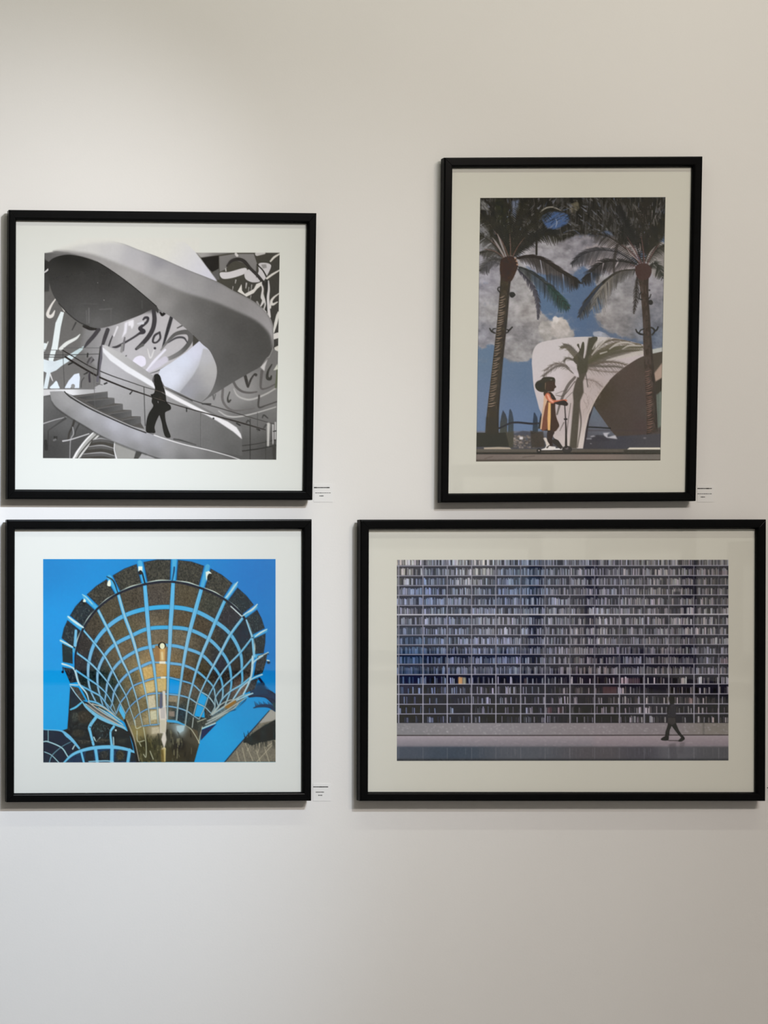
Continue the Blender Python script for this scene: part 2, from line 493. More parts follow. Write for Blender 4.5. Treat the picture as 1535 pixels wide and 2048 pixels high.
    S.poly(band, shade([(q1((300, 180))[0], (208, 210, 206)), (q1((600, 170))[0], (212, 214, 213)), (q1((900, 180))[0], (206, 208, 210)), (q1((1150, 240))[0], (186, 188, 194)), (q1((1200, 380))[0], (192, 192, 196)),
                        (q2((0, 200))[0], (146, 148, 156)), (q2((30, 370))[0], (180, 181, 184)), (q2((200, 480))[0], (170, 171, 173)), (q2((300, 310))[0], (148, 149, 155)), (q2((450, 480))[0], (158, 159, 161)),
                        (q2((660, 460))[0], (140, 141, 145)), (q2((750, 640))[0], (150, 150, 152)), (q2((1000, 720))[0], (142, 142, 144)), (q2((1200, 860))[0], (150, 150, 153)), (q2((1330, 1000))[0], (158, 158, 162)), (q2((1375, 1150))[0], (170, 170, 172))], 2.6), blur=2.6)
    S.setclip()
    S.stroke(crom(q2((1250, 770), (1340, 880), (1385, 1000), (1392, 1150), (1388, 1250), (1340, 1370)) + q4((1310, 100), (1250, 190)), 5), .8, 196, alpha=.8)
    # the ribbon fades out into the white margin above the picture
    S.poly(q1((-50, -40), (760, -40), (1080, 110), (880, 95), (640, 100), (440, 140), (260, 182), (40, 200), (-50, 210)), PAPER, blur=5)
    S.poly(q1((-50, -40), (560, -40), (500, 60), (330, 110), (200, 165), (40, 190), (-50, 210)), PAPER, blur=3)
    # dark hollow under the ribbon
    S.poly(q1((50, 225), (200, 200), (350, 215), (560, 270), (700, 325), (560, 300), (350, 250), (200, 275), (110, 330), (60, 300)), shade([(q1((80, 240))[0], 96), (q1((250, 220))[0], 112), (q1((450, 245))[0], 130)]), blur=.6)
    S.poly(q1((110, 330), (200, 268), (350, 240), (520, 268), (700, 330), (850, 420), (1050, 560), (1250, 720), (1430, 875), (1446, 945), (1375, 915), (1250, 975), (1100, 1035), (900, 1108), (730, 1145), (600, 1122), (480, 1070), (350, 970), (230, 840), (160, 730), (118, 600), (102, 450)),
           shade([(q1((300, 290))[0], 34), (q1((500, 310))[0], 36), (q1((800, 440))[0], 52), (q1((250, 450))[0], 54), (q1((500, 550))[0], 62), (q1((800, 620))[0], 60), (q1((250, 700))[0], 66), (q1((600, 800))[0], 76), (q1((900, 850))[0], 78),
                  (q1((1200, 760))[0], 66), (q1((1350, 890))[0], 62), (q1((700, 1080))[0], 104), (q1((500, 980))[0], 90), (q1((900, 1040))[0], 92), (q1((350, 900))[0], 76)], 2.4), smooth=5)
    for (u, v, u2, v2, c) in ((600, 900, 600, 1080, 128), (570, 930, 575, 1090, 112), (730, 915, 880, 905, 112), (870, 920, 870, 1060, 100), (1250, 810, 1255, 900, 90), (500, 840, 700, 850, 88)):
        S.stroke(q1((u, v), (u2, v2)), 1.6, c, alpha=.7, soft=1.2)
    S.dot(*q1((785, 800))[0], .8, .8, 170)
    S.dot(*q1((708, 588))[0], .8, .8, 150)
    S.stroke(crom(q1((700, 330), (850, 420), (1050, 560), (1250, 720), (1430, 875)), 5), 1.4, 36)
    S.stroke(crom(q1((230, 840), (350, 970), (480, 1070), (600, 1122)), 5), 2.2, 44, alpha=.8)
    # inner ramp wall beside the stairs
    S.poly(q3((760, 0), (790, 0), (900, 120), (1100, 270), (1300, 390), (1430, 470)) + q4((30, 440), (250, 560), (500, 690), (800, 850), (1000, 960), (1010, 1300), (600, 1230), (300, 1160), (0, 1080)) + q3((1535, 1150), (1250, 1040), (850, 880), (670, 790), (670, 520), (740, 480)),
           shade([(q3((850, 300))[0], (182, 182, 186)), (q3((1000, 380))[0], (176, 176, 180)), (q3((760, 550))[0], 172), (q3((1000, 640))[0], 160), (q3((1150, 780))[0], 150), (q3((1350, 560))[0], 158), (q4((150, 600))[0], 150), (q4((150, 800))[0], 136),
                  (q4((300, 950))[0], 118), (q4((550, 950))[0], 112), (q4((800, 1050))[0], 98), (q4((900, 1250))[0], 88), (q4((500, 1150))[0], 104), (q3((1450, 900))[0], 132)], 2.5))
    S.poly(q3((760, 0), (800, 0), (1000, 105), (1250, 275), (1400, 385), (1420, 480), (1250, 385), (1100, 290), (870, 130)), ramp(q3((800, 40))[0], q3((1350, 400))[0], 190, 158))
    S.poly(q3((762, 20), (880, 120), (1100, 275), (1250, 365), (1425, 475), (1415, 540), (1250, 440), (1050, 325), (860, 190), (775, 90)), (228, 230, 234), blur=.4)
    S.poly(q4((50, 440), (250, 560), (500, 690), (760, 830), (640, 815), (500, 745), (250, 600), (60, 490)), shade([(q4((150, 510))[0], 150), (q4((450, 670))[0], 128), (q4((650, 780))[0], 116)]))
    S.poly(q4((50, 480), (250, 595), (500, 725), (650, 800), (830, 878), (940, 950), (990, 1030), (1005, 1095), (900, 1005), (700, 872), (560, 795), (400, 722), (200, 622), (55, 545)), (232, 232, 234), blur=.3)
    S.poly(q4((640, 790), (830, 870), (1000, 940), (1010, 1080), (960, 960), (840, 880)), 118, alpha=.5)
    # landing ledge and steps
    S.poly(q3((35, 545), (670, 545), (670, 600), (400, 618), (300, 578), (35, 628)), shade([(q3((100, 580))[0], 206), (q3((330, 570))[0], (226, 228, 230)), (q3((600, 560))[0], 176)]))
    S.poly(q3((400, 622), (830, 570), (832, 645), (912, 650), (915, 715), (1015, 722), (1018, 795), (1122, 798), (1125, 875), (1235, 875), (1240, 960), (1280, 1030), (1100, 990), (850, 880), (600, 760)), (84, 82, 80))
    for (a, b, c, d) in (((440, 640), (825, 580), (830, 640), (560, 668)), ((560, 690), (905, 655), (912, 712), (690, 770)), ((700, 785), (1010, 728), (1016, 795), (820, 835)), ((850, 850), (1118, 805), (1122, 872), (980, 905)), ((1010, 925), (1230, 880), (1236, 955), (1120, 990))):
        S.poly(q3(a, b, c, d), ramp(q3(a)[0], q3(c)[0], 64, 96))
        S.stroke(q3(a, b), 1.2, 112, alpha=.7)
    S.stroke(q3((840, 650), (905, 650), (1010, 724), (1118, 800), (1235, 876)), [1, 1, 1, 1, 1], 150, alpha=.35)
    # lower stair flight, ghosted shapes at the lower left
    S.poly(q3((660, 1070), (735, 1110), (690, 1150), (640, 1180), (560, 1280), (500, 1380), (400, 1390), (440, 1310), (540, 1190)), (168, 168, 164))
    S.stroke(q3((655, 1075), (560, 1170), (470, 1290), (410, 1395)), [2.5, 3, 3.5, 4], (232, 232, 230))
    S.stroke(q3((700, 1100), (600, 1200), (500, 1320), (455, 1395)), [1.5, 2, 2, 2], (60, 58, 56))
    S.stroke(q3((720, 1110), (620, 1210), (520, 1330), (470, 1395)), [1.5, 2, 2, 2], (220, 220, 216))
    S.poly(q3((640, 1165), (760, 1145), (860, 1160), (920, 1190), (915, 1400), (500, 1400), (540, 1340)), (66, 64, 60))
    for v, u0 in ((1160, 650), (1245, 590), (1335, 530)):
        S.stroke(q3((u0, v + 5), (760, v - 12), (910, v + 25)), [1.5, 3, 1.5], 150)
        S.stroke(q3((u0, v + 30), (760, v + 14), (910, v + 46)), [2, 4, 2], 96, soft=2)
    S.poly(q3((915, 1190), (1170, 1300), (1150, 1400), (940, 1400)), (150, 150, 146))
    S.stroke(q3((915, 1195), (912, 1290), (940, 1400)), [2, 2, 2.5], 226)
    S.poly(q3((1180, 1300), (1260, 1330), (1200, 1400), (1150, 1400)), (70, 70, 68))
    S.poly(q3((1250, 1330), (1420, 1395), (1210, 1400)), 160)
    S.poly(q3((35, 640), (120, 640), (200, 760), (340, 870), (35, 955)), ramp(q3((60, 660))[0], q3((250, 850))[0], 102, 84))
    S.stroke(q3((40, 965), (180, 920), (320, 885)), [2, 1.5, 1], 180)
    S.stroke(q3((310, 900), (200, 980), (100, 1050)), [5, 3, 2], 70)
    S.stroke(q3((420, 930), (395, 1010), (360, 1080), (345, 1160)), [5, 4, 4, 3], (60, 58, 56))
    S.stroke(q3((400, 1010), (410, 1090), (375, 1170), (365, 1390)), [2, 2.5, 2, 1.5], 150)
    S.stroke(q3((480, 970), (440, 1050), (425, 1110)), [3, 3, 2], 62)
    S.stroke(q3((280, 1180), (380, 1160), (600, 1090)), [3, 2.5, 2], 190)
    S.poly(q3((165, 1120), (215, 1120), (210, 1160), (170, 1180)), 52)
    S.stroke(q3((70, 1180), (75, 1280)), [6, 6], 48)
    S.stroke(q3((100, 1060), (95, 1290)), [1.5, 1.5], 54)
    S.stroke(q3((170, 1170), (190, 1160)), [4, 4], 110)
    # sweeping lower ribbon
    low = crom(q3((120, 572), (200, 568), (300, 574), (400, 655), (600, 768), (850, 885), (1100, 995), (1350, 1088), (1535, 1150)) + q4((300, 1160), (600, 1230), (850, 1300), (985, 1348)), 6).tolist() + q4((600, 1420), (-40, 1420)) + crom(q3((1500, 1400), (1300, 1335), (1000, 1222), (750, 1112), (550, 992), (350, 872), (200, 762), (140, 680)), 6).tolist()
    S.poly(low, shade([(q3((160, 620))[0], 140), (q3((200, 700))[0], 124), (q3((240, 640))[0], 172), (q3((330, 830))[0], 116), (q3((350, 720))[0], 166), (q3((600, 840))[0], (178, 179, 184)), (q3((550, 960))[0], 130), (q3((900, 980))[0], (184, 185, 194)),
                       (q3((800, 1110))[0], 132), (q3((1200, 1110))[0], (180, 181, 188)), (q3((1150, 1240))[0], 128), (q3((1450, 1200))[0], (166, 167, 172)), (q3((1400, 1340))[0], 116), (q4((100, 1200))[0], 150), (q4((350, 1230))[0], 140), (q4((650, 1300))[0], 108), (q4((900, 1340))[0], 92), (q4((300, 1340))[0], 104)], 2.6))
    S.stroke(crom(q3((140, 690), (200, 772), (350, 882), (550, 1002), (750, 1122), (1000, 1232), (1300, 1345)), 5), [1, 3, 3, 3, 3, 3, 3], 62, alpha=.55, soft=1.6)
    S.stroke(crom(q3((300, 572), (340, 615), (400, 660), (600, 776), (850, 894), (1100, 1004), (1300, 1078)), 5), 2, 40)
    S.stroke(crom(q3((320, 572), (420, 650), (620, 765), (870, 884), (1120, 995), (1330, 1072)), 5), .9, 226, alpha=.9)
    S.stroke(crom(q3((1400, 1105), (1535, 1152)) + q4((300, 1162), (600, 1232), (850, 1302), (985, 1348)), 5), [2, 2, 2, 1.6, 1.4], (222, 222, 222))
    S.stroke(q4((170, 1095), (260, 1110), (440, 1165)), [3, 3, 1.5], 70, soft=1)
    # railings and glass
    RL = (40, 38, 38)
    S.stroke(q3((40, 62), (280, 62)), 1, 100)
    S.stroke(q3((290, 35), (740, 36)), 1, 90)
    S.stroke(q3((40, 120), (280, 122), (730, 110)), [1.6, 1.6, 1.2], 70)
    S.stroke(q3((40, 148), (290, 150)), 1.4, 60)
    S.stroke(q3((280, 65), (420, 150), (570, 240), (690, 300), (900, 385), (1120, 460), (1280, 515), (1410, 550)), [2.2, 2, 2, 1.8, 1.6, 1.4, 1.2, 1], RL)
    S.stroke(q3((310, 145), (450, 235), (600, 325), (740, 400), (920, 475), (1100, 545), (1280, 605), (1400, 650)), [3.6, 3.6, 3.4, 3.4, 3, 2.8, 2.4, 2], (38, 34, 34))
    S.stroke(q3((350, 240), (400, 215)), [3, 3], 40)
    S.stroke(q3((280, 70), (300, 540)), .9, 60)
    S.stroke(q3((655, 300), (665, 530), (675, 790)), .9, 92)
    S.stroke(q3((1275, 515), (1290, 990)), 1.3, 52)
    S.stroke(q3((40, 540), (680, 530)), 1.1, 110)
    S.stroke(q3((1535, 585)[0:2], (1535, 585)), 1, RL)
    S.poly(q3((600, 160), (635, 140), (670, 185), (590, 255), (570, 215)), (74, 72, 74))
    S.stroke(q3((640, 160), (600, 235)), [4, 4], (110, 108, 110))
    S.stroke(q3((585, 105), (582, 145)), [3, 3], 44)
    S.stroke(q3((610, 340), (605, 380), (610, 450)), [3, 4, 4], (60, 56, 62))
    S.stroke(q3((540, 360), (580, 340)), [2, 3], 50)
    S.poly(q3((745, 0), (765, 0), (765, 160), (735, 330), (715, 460), (690, 450), (705, 220)), (96, 94, 102))
    S.stroke(q3((740, 20), (705, 370)), [2, 3], 52)
    S.stroke(q3((505, 520), (510, 450), (540, 400)), [1.5, 1.5, 1.5], 60)
    S.stroke(q3((690, 475), (765, 490)), 1.2, 80)
    S.stroke(q3((790, 478), (820, 465)), [3, 3], 40)
    S.stroke(q3((1105, 600), (1130, 570)), [3, 2], 44)
    S.stroke(q4((70, 470), (250, 560), (500, 650), (700, 705), (950, 780), (1100, 825), (1400, 910)), [1, 1, 1.6, 1.6, 1.4, 1.2, 1], (50, 48, 48))
    S.stroke(q4((520, 660), (620, 664)), [3, 3], 62)
    S.stroke(q4((80, 640), (300, 705), (500, 760), (700, 815), (900, 868), (1100, 925), (1290, 980)), [1.6, 1.8, 2, 2.4, 2.6, 2.6, 1.6], (38, 34, 34))
    S.stroke(q4((325, 710), (325, 755)), [2.2, 2.2], 44)
    S.dot(*q4((655, 840))[0], 2, 2, 56)
    S.stroke(q4((940, 900), (980, 925)), [3, 3], 48)
    S.stroke(q4((1190, 970), (1220, 985)), [3, 3], 44)
    S.stroke(q4((498, 770), (500, 1190)), .8, 76)
    S.stroke(q4((505, 830), (507, 1180)), .5, 140)
    S.stroke(q4((1105, 850), (1105, 1345)), 1.6, 44)
    S.stroke(q4((1195, 770), (1195, 1000)), 1, 70)
    S.stroke(q4((1010, 1175), (1200, 1150), (1430, 1100)), 1.6, 48)
    S.stroke(q4((1010, 1240), (1200, 1215), (1430, 1170)), 2, 38)
    S.stroke(q4((1295, 1110), (1295, 1345)), 1.2, 50)
    S.stroke(q4((1060, 890), (1080, 865), (1095, 880)), [3, 3, 2], 64)
    S.stroke(q4((1255, 830), (1275, 800), (1320, 835)), [2.5, 3, 2.5], 62)
    S.stroke(q4((1330, 910), (1325, 1170)), [6, 4], (196, 196, 192), soft=1.5)
    S.stroke(q4((1385, 920), (1385, 1160)), [3, 2], 190)
    S.stroke(q4((1415, 890), (1412, 1090)), [3, 3], 180)
    S.stroke(q4((1270, 960), (1300, 920)), [3, 4], 74)
    S.stroke(q4((1390, 1000), (1440, 990)), [2, 2], 40)
    S.stroke(q4((1400, 1180), (1405, 1345)), [8, 8], 52, soft=2)
    # woman in dark clothes on the stairs
    BK = (22, 20, 19)
    S.poly(q3((1395, 390), (1410, 360), (1445, 355), (1475, 385), (1490, 450), (1515, 520), (1530, 590), (1540, 660), (1530, 690), (1545, 720), (1520, 790), (1470, 850), (1430, 930), (1405, 1010), (1415, 1075), (1370, 1080), (1300, 1060), (1310, 920), (1340, 830), (1390, 750), (1370, 700), (1375, 640), (1355, 610), (1400, 590), (1410, 520), (1395, 470)), BK, smooth=3)
    S.poly(q4((0, 330), (25, 420), (55, 490), (70, 560), (80, 640), (125, 680), (130, 730), (70, 760), (60, 790), (70, 880), (100, 980), (130, 1070), (70, 1070), (40, 1000), (20, 890), (-10, 790), (-40, 700), (-40, 500)), BK, smooth=3)
    S.stroke(q3((1395, 400), (1388, 440), (1400, 470)), [3, 3.5, 2], (92, 90, 92))
    S.stroke(q4((20, 520), (75, 560), (85, 630)), [.8, .8, .8], 150)
    S.stroke(q3((1400, 552), (1535, 590)), .9, (150, 140, 132), alpha=.7)
    S.stroke(q3((1395, 648), (1535, 690)), 1, (120, 112, 106), alpha=.8)
    S.stroke(q3((1448, 690), (1450, 710)), 1.6, 120)
    S.dot(*q3((1480, 650))[0], 2, 4, (62, 56, 50), blur=.8)
    # fine random tone and the soft edge of the print
    X, Y = S.grid((slice(0, S.H), slice(0, S.W)))
    S.a += ((fbm(X * .35, Y * .35, 5, 3) - .5) * 7)[..., None]
    S.a *= np.array([1.006, .998, .996])
    keep = S.a.copy()
    S.a[:] = PAPER
    pic = [(88.6, 506), (150, 505.4), (559.3, 505.4), (552.3, 919.6), (85.6, 916.4)]
    sl, m = S.polymask(pic)
    up = np.zeros((S.H, S.W))
    up[sl] = m
    s2, m2 = S.polymask([(90, 506.5), (110, 499), (150, 482), (160, 476), (400, 476), (398, 508)], 1.2)
    up[s2] = np.maximum(up[s2], m2)
    S.a = S.a * (1 - up[..., None]) + keep * up[..., None]
    return S


def paint_solar_tree():
    """colour photograph: a funnel of dark panels on a pale blue lattice against a bright blue sky"""
    PAPER = (226, 229, 224)
    S = Sheet(80, 1110, 558, 1532, PAPER)
    q1, q2, q3, q4 = view(80, 1110, 6.14), view(310, 1110, 6.14), view(80, 1310, 6.14), view(310, 1310, 6.14)
    rng = np.random.RandomState(4)
    S.rect(86, 1118, 551, 1525, shade([((95, 1130), (0, 128, 206)), ((120, 1250), (0, 146, 228)), ((110, 1420), (0, 158, 234)), ((300, 1120), (0, 132, 208)), ((520, 1150), (0, 118, 206)), ((545, 1300), (0, 118, 204)), ((440, 1480), (0, 158, 232)), ((400, 1520), (0, 152, 228)), ((500, 1440), (0, 146, 220))], 2.2, 25))
    D, D2 = (20, 38, 52), (44, 48, 52)

    def tex(c, n, seed):
        c = rgb(c)

        def f(X, Y):
            g = fbm(X * .55, Y * .4, seed, 3) - .5
            h = vnoise(X * .9, Y * .6, seed + 9) - .5
            return c + (g * n + h * n * .6)[..., None] * np.array([1.1, 1, .85])
        return f

    # neighbouring canopies, lower left
    S.poly(q3((370, 385), (520, 560), (640, 600), (1085, 930), (1130, 1100), (1180, 1330), (35, 1330), (40, 920), (250, 935), (335, 905), (350, 700)), tex((30, 36, 42), 34, 21))
    S.poly(q3((40, 915), (250, 930), (300, 960), (330, 1000), (450, 1150), (300, 1330), (40, 1330)), tex((14, 40, 60), 26, 22))
    BL = (116, 192, 238)
    S.poly(q3((370, 385), (505, 560), (375, 660)), tex((26, 44, 58), 30, 23))
    S.stroke(q3((375, 670), (440, 640), (520, 575)), [3, 4, 3], (96, 186, 236))
    S.stroke(q3((520, 575), (570, 640), (690, 740), (820, 810), (1000, 880), (1070, 930)), [2, 5, 7, 7, 5, 2], (120, 186, 226))
    S.stroke(q3((690, 760), (610, 880), (620, 960), (655, 1100)), [6, 6, 5, 5], BL)
    S.stroke(q3((905, 880), (865, 950), (880, 1110)), [5, 4, 5], BL)
    S.stroke(q3((660, 1010), (690, 1060), (740, 1010)), [2.5, 2, 1], (190, 214, 226))
    S.stroke(q3((900, 1010), (905, 1100)), [2, 2], (190, 214, 226))
    S.dot(*q3((615, 885))[0], 1.4, 1.4, (20, 50, 80))
    S.dot(*q3((930, 925))[0], 1.8, 2, (222, 232, 236))
    S.stroke(q3((360, 1010), (480, 1050), (640, 1060)), [1, 1, 1], (70, 70, 70))
    S.stroke(q3((660, 1060), (860, 1040)), .9, (80, 80, 78))
    for (u, v, w, h, c) in ((540, 760, 90, 80, (66, 56, 48)), (470, 960, 80, 50, (62, 56, 50)), (740, 880, 70, 60, (40, 48, 50)), (760, 1050, 80, 30, (64, 60, 54)), (1000, 1050, 70, 35, (58, 58, 56)), (430, 760, 40, 60, (70, 72, 70)), (950, 960, 50, 25, (40, 44, 46)), (540, 1070, 80, 30, (66, 62, 58))):
        S.dot(*q3((u, v))[0], w / 6.14, h / 6.14, tex(c, 50, 31), alpha=.7, blur=2)
    for i in range(26):
        u, v = rng.uniform(660, 850), rng.uniform(830, 990)
        S.stroke(q3((u, v), (u + rng.uniform(-30, 30), v + rng.uniform(10, 40))), [.9, .5], (96, 112, 116), alpha=.8)
    for i in range(22):
        u, v = rng.uniform(390, 640), rng.uniform(690, 860)
        S.stroke(q3((u, v), (u + rng.uniform(-30, 30), v + rng.uniform(10, 40))), [.8, .5], (110, 104, 96), alpha=.55)
    S.stroke(q3((40, 915), (250, 930), (330, 985), (400, 1050), (480, 1145)), [2, 3, 7, 6, 4], (112, 182, 230))
    S.stroke(q3((100, 925), (100, 1055)), 1.4, (160, 190, 206))
    S.stroke(q3((40, 1065), (100, 1065), (260, 1135), (330, 1230), (385, 1330)), [2, 2.4, 2.6, 2.4, 2], (176, 206, 222))
    S.stroke(q3((55, 1190), (140, 1230), (240, 1330)), [1.6, 1.8, 2], (170, 200, 216))
    S.stroke(q3((390, 1060), (270, 1125), (150, 1230), (110, 1330)), [.9, 1.2, 1.6, 1.6], (130, 164, 186))
    S.stroke(q3((400, 1155), (425, 1110)), [2.5, 2], (196, 212, 220))
    # lower canopy ring
    S.poly(q3((290, 1330), (400, 1220), (520, 1170), (680, 1135), (880, 1125), (1050, 1150), (1170, 1190), (1200, 1330)), tex((16, 52, 84), 30, 24))
    for (a, b) in ((545, 660), (710, 860), (915, 1070), (1105, 1190)):
        S.poly(q3((a + 15, 1190), (b - 10, 1165), (b, 1300), (a + 5, 1310)), tex((26, 40, 52), 60, int(a)))
    S.stroke(q3((285, 1330), (390, 1230), (510, 1175), (670, 1140), (880, 1130), (1050, 1155), (1180, 1200)), [3, 5, 6, 7, 7, 6, 4], (112, 190, 238))
    for (u, v, u2, v2, w) in ((505, 1185, 540, 1330, 4), (680, 1145, 705, 1330, 6), (885, 1120, 880, 1330, 7), (1100, 1165, 1075, 1330, 6)):
        S.stroke(q3((u, v), (u2, v2)), w, (108, 188, 238))
    S.stroke(q3((600, 1310), (800, 1300), (900, 1310)), [2, 2.5, 2], (150, 200, 234))
    S.dot(*q3((790, 1230))[0], 8, 9, tex((70, 62, 58), 60, 3), alpha=.6, blur=2)
    S.dot(*q3((985, 1230))[0], 8, 11, tex((82, 68, 50), 60, 3), alpha=.7, blur=2)
    # stalk, building and palm at the right edge
    S.poly(q4((855, 1315), (960, 1180), (1120, 1000), (1260, 840), (1400, 680), (1480, 640), (1480, 1315)), tex((120, 112, 104), 30, 41))
    S.poly(q4((1270, 840), (1400, 680), (1480, 660), (1480, 800), (1380, 820)), (166, 160, 160), blur=1)
    S.stroke(q4((855, 1315), (1000, 1140), (1220, 890), (1400, 685)), [2, 2.2, 2.2, 1.6], (24, 42, 66))
    for (a, b) in (((1070, 1140), (1110, 1310)), ((1110, 1090), (1200, 1300)), ((1220, 1110), (1290, 1310)), ((1460, 1080), (1250, 1310)), ((1340, 1130), (1400, 1310)), ((1180, 1080), (1130, 1180)), ((1350, 1140), (1480, 1050)), ((1000, 1180), (1030, 1300)), ((1290, 1060), (1260, 1200))):
        S.stroke(q4(a, b), [1.6, 1.8], (180, 168, 152), alpha=.75)
    S.poly(q4((1100, 1060), (1200, 960), (1330, 870), (1480, 790), (1480, 1040), (1300, 1070), (1180, 1110)), tex((28, 36, 40), 40, 44), blur=1)
    for i in range(46):
        t = i / 45
        u, v = 1090 + 390 * t, 1070 - 60 * t
        S.stroke(q4((u, v), (u - 10 + rng.uniform(-20, 30), v - rng.uniform(60, 230) * (.5 + .5 * t)), ), [2.6, .6], tuple(rng.uniform(.5, 1.5) * np.array([24, 34, 38])))
    for i in range(20):
        u = rng.uniform(1120, 1480)
        S.stroke(q4((u, 1060), (u + rng.uniform(-30, 30), 1060 + rng.uniform(30, 110))), [2, .5], (44, 46, 46), alpha=.8)
    S.stroke(q4((1160, 505), (1260, 470), (1380, 480), (1480, 560)), [6, 15, 18, 20], (8, 42, 70))
    for i in range(24):
        t = i / 23
        u, v = 1180 + 300 * t, 480 + 60 * t * t
        S.stroke(q4((u, v), (u - 20 + 30 * t, v - 60 - 90 * np.sin(3.1 * min(1, t * 1.1 + .1)))), [3.4, .6], (10, 52, 84))
    S.stroke(q4((1280, 290), (1330, 360)), [5, 5], (14, 34, 60))
    S.poly(q4((1250, 350), (1330, 330), (1380, 470), (1200, 500)), (12, 60, 92), alpha=.85, blur=1.5)
    S.stroke(q4((1210, 650), (1290, 625), (1400, 630), (1480, 670)), [2, 5, 7, 9], (8, 50, 84))
    for i in range(14):
        u = 1240 + i * 18
        S.stroke(q4((u, 640 - i), (u - 20, 570 + (i % 3) * 12)), [2.6, .6], (8, 56, 92))
    S.poly(q4((1430, 590), (1480, 580), (1480, 690)), (40, 62, 70), blur=1)
    # spokes of the funnel: nodes outward to inward (sheet units)
    sp = {
        -8: q3((560, 560), (600, 565), (690, 585), (775, 632), (860, 690), (930, 740)),
        -7: q3((370, 365), (480, 365), (622, 440), (738, 505), (800, 580), (870, 660), (925, 730)),
        -6: q3((280, 110), (430, 180), (592, 292), (708, 372), (810, 470), (885, 590), (935, 720)),
        -5: q1((255, 1050), (440, 1195)) + q3((600, 85), (712, 195), (830, 335), (910, 455), (985, 590), (1050, 720)),
        -4: q1((345, 770), (525, 915), (670, 1085), (790, 1240)) + q3((890, 190), (970, 345), (1055, 500), (1100, 640), (1150, 790), (1180, 910)),
        -3: q1((540, 510), (705, 660), (822, 890), (925, 1095), (1005, 1290)) + q3((1085, 225), (1140, 385), (1190, 555), (1225, 715), (1260, 875)),
        -2: q1((850, 270), (958, 475), (1035, 745), (1125, 990), (1180, 1180)) + q3((1225, 150), (1268, 330), (1302, 490), (1330, 660), (1352, 860)),
        -1: q1((1225, 90), (1285, 360), (1310, 660), (1330, 905), (1352, 1130)) + q3((1390, 85), (1415, 285), (1432, 470), (1440, 650), (1450, 850)),
        0: q2((238, 50), (222, 330), (205, 640), (188, 890), (180, 1110)) + q4((165, 100), (160, 275), (155, 480), (152, 630), (150, 810)),
        1: q2((645, 140), (570, 410), (492, 690), (430, 920), (380, 1150)) + q4((345, 125), (320, 315), (295, 495), (278, 650), (262, 830)),
        2: q2((985, 370), (860, 550), (740, 820), (655, 1030), (572, 1225)) + q4((505, 195), (460, 360), (418, 530), (392, 690), (372, 855)),
        3: q2((1240, 640), (1085, 760), (925, 975), (812, 1185)) + q4((712, 140), (632, 300), (562, 450), (512, 590), (470, 745)),
        4: q2((1360, 930), (1195, 1010), (1045, 1200)) + q4((905, 115), (795, 260), (715, 395), (655, 510), (610, 640), (540, 790)),
        5: q4((1330, 10), (1215, 15), (1065, 185), (935, 300), (830, 400), (742, 520), (735, 630), (690, 720)),
        6: q4((1310, 240), (1185, 262), (1060, 365), (920, 450), (815, 555), (780, 640), (700, 730)),
        7: q4((1200, 470), (1085, 490), (940, 575), (850, 640), (700, 740)),
    }
    body = crom([sp[i][1] for i in range(-5, 6)], 6).tolist() + q4((1195, 250), (1090, 490), (900, 680), (740, 830), (580, 890), (545, 1080), (480, 1315)) + q3((1190, 1315), (1160, 1150), (1100, 960), (1040, 830), (930, 745), (600, 590), (500, 400), (420, 160))
    warm = shade([(q1((1450, 1250))[0], (150, 122, 92)), (q1((1400, 950))[0], (112, 98, 84)), (q1((1430, 520))[0], (76, 68, 66)), (q1((1150, 550))[0], (72, 64, 58)), (q1((850, 750))[0], (78, 70, 60)), (q1((650, 880))[0], (70, 62, 56)),
                  (q1((1000, 950))[0], (92, 82, 64)), (q1((1050, 1130))[0], (108, 92, 76)), (q1((540, 1090))[0], (52, 48, 50)), (q3((510, 100))[0], (44, 44, 54)), (q3((660, 300))[0], (34, 46, 50)), (q3((860, 450))[0], (34, 50, 52)), (q3((1150, 300))[0], (112, 100, 80)),
                  (q3((1320, 380))[0], (196, 164, 112)), (q3((1330, 220))[0], (186, 154, 108)), (q3((1390, 750))[0], (172, 152, 118)), (q3((1260, 640))[0], (118, 104, 78)), (q3((1060, 560))[0], (88, 82, 66)), (q4((250, 200))[0], (128, 106, 80)), (q4((420, 240))[0], (90, 76, 64)), (q4((570, 180))[0], (66, 58, 44)),
                  (q4((380, 420))[0], (96, 84, 74)), (q4((240, 560))[0], (92, 84, 74)), (q4((330, 710))[0], (30, 50, 64)), (q4((440, 640))[0], (62, 62, 56)), (q4((820, 120))[0], (36, 38, 56)), (q4((990, 120))[0], (46, 42, 42)), (q4((860, 260))[0], (54, 50, 50)), (q4((1080, 430))[0], (110, 88, 80)),
                  (q2((1080, 1000))[0], (20, 42, 60)), (q2((900, 780))[0], (48, 46, 56)), (q2((680, 620))[0], (62, 62, 58)), (q2((380, 520))[0], (82, 72, 60)), (q2((340, 800))[0], (88, 74, 60)), (q2((570, 880))[0], (74, 62, 52)), (q2((300, 1030))[0], (110, 98, 84)), (q2((920, 1200))[0], (42, 46, 48)), (q4((760, 560))[0], (44, 52, 60))], 3.2, 6)

    def panel(X, Y):
        c = warm(X, Y)
        g = vnoise(X * .62, Y * .45, 77) - .5
        h = vnoise(X * 1.1, Y * .8, 78) - .5
        return c + ((g + .8 * h) * 30)[..., None] * np.array([1.1, 1, .9])

    S.poly(body, panel)
    # lit centre bay, missing panels showing sky
    S.poly(q4((175, 285), (310, 290), (290, 480), (165, 470)), (0, 150, 232))
    S.poly(q4((560, 450), (640, 520), (600, 640), (610, 770), (480, 750), (520, 590)), (12, 158, 232))
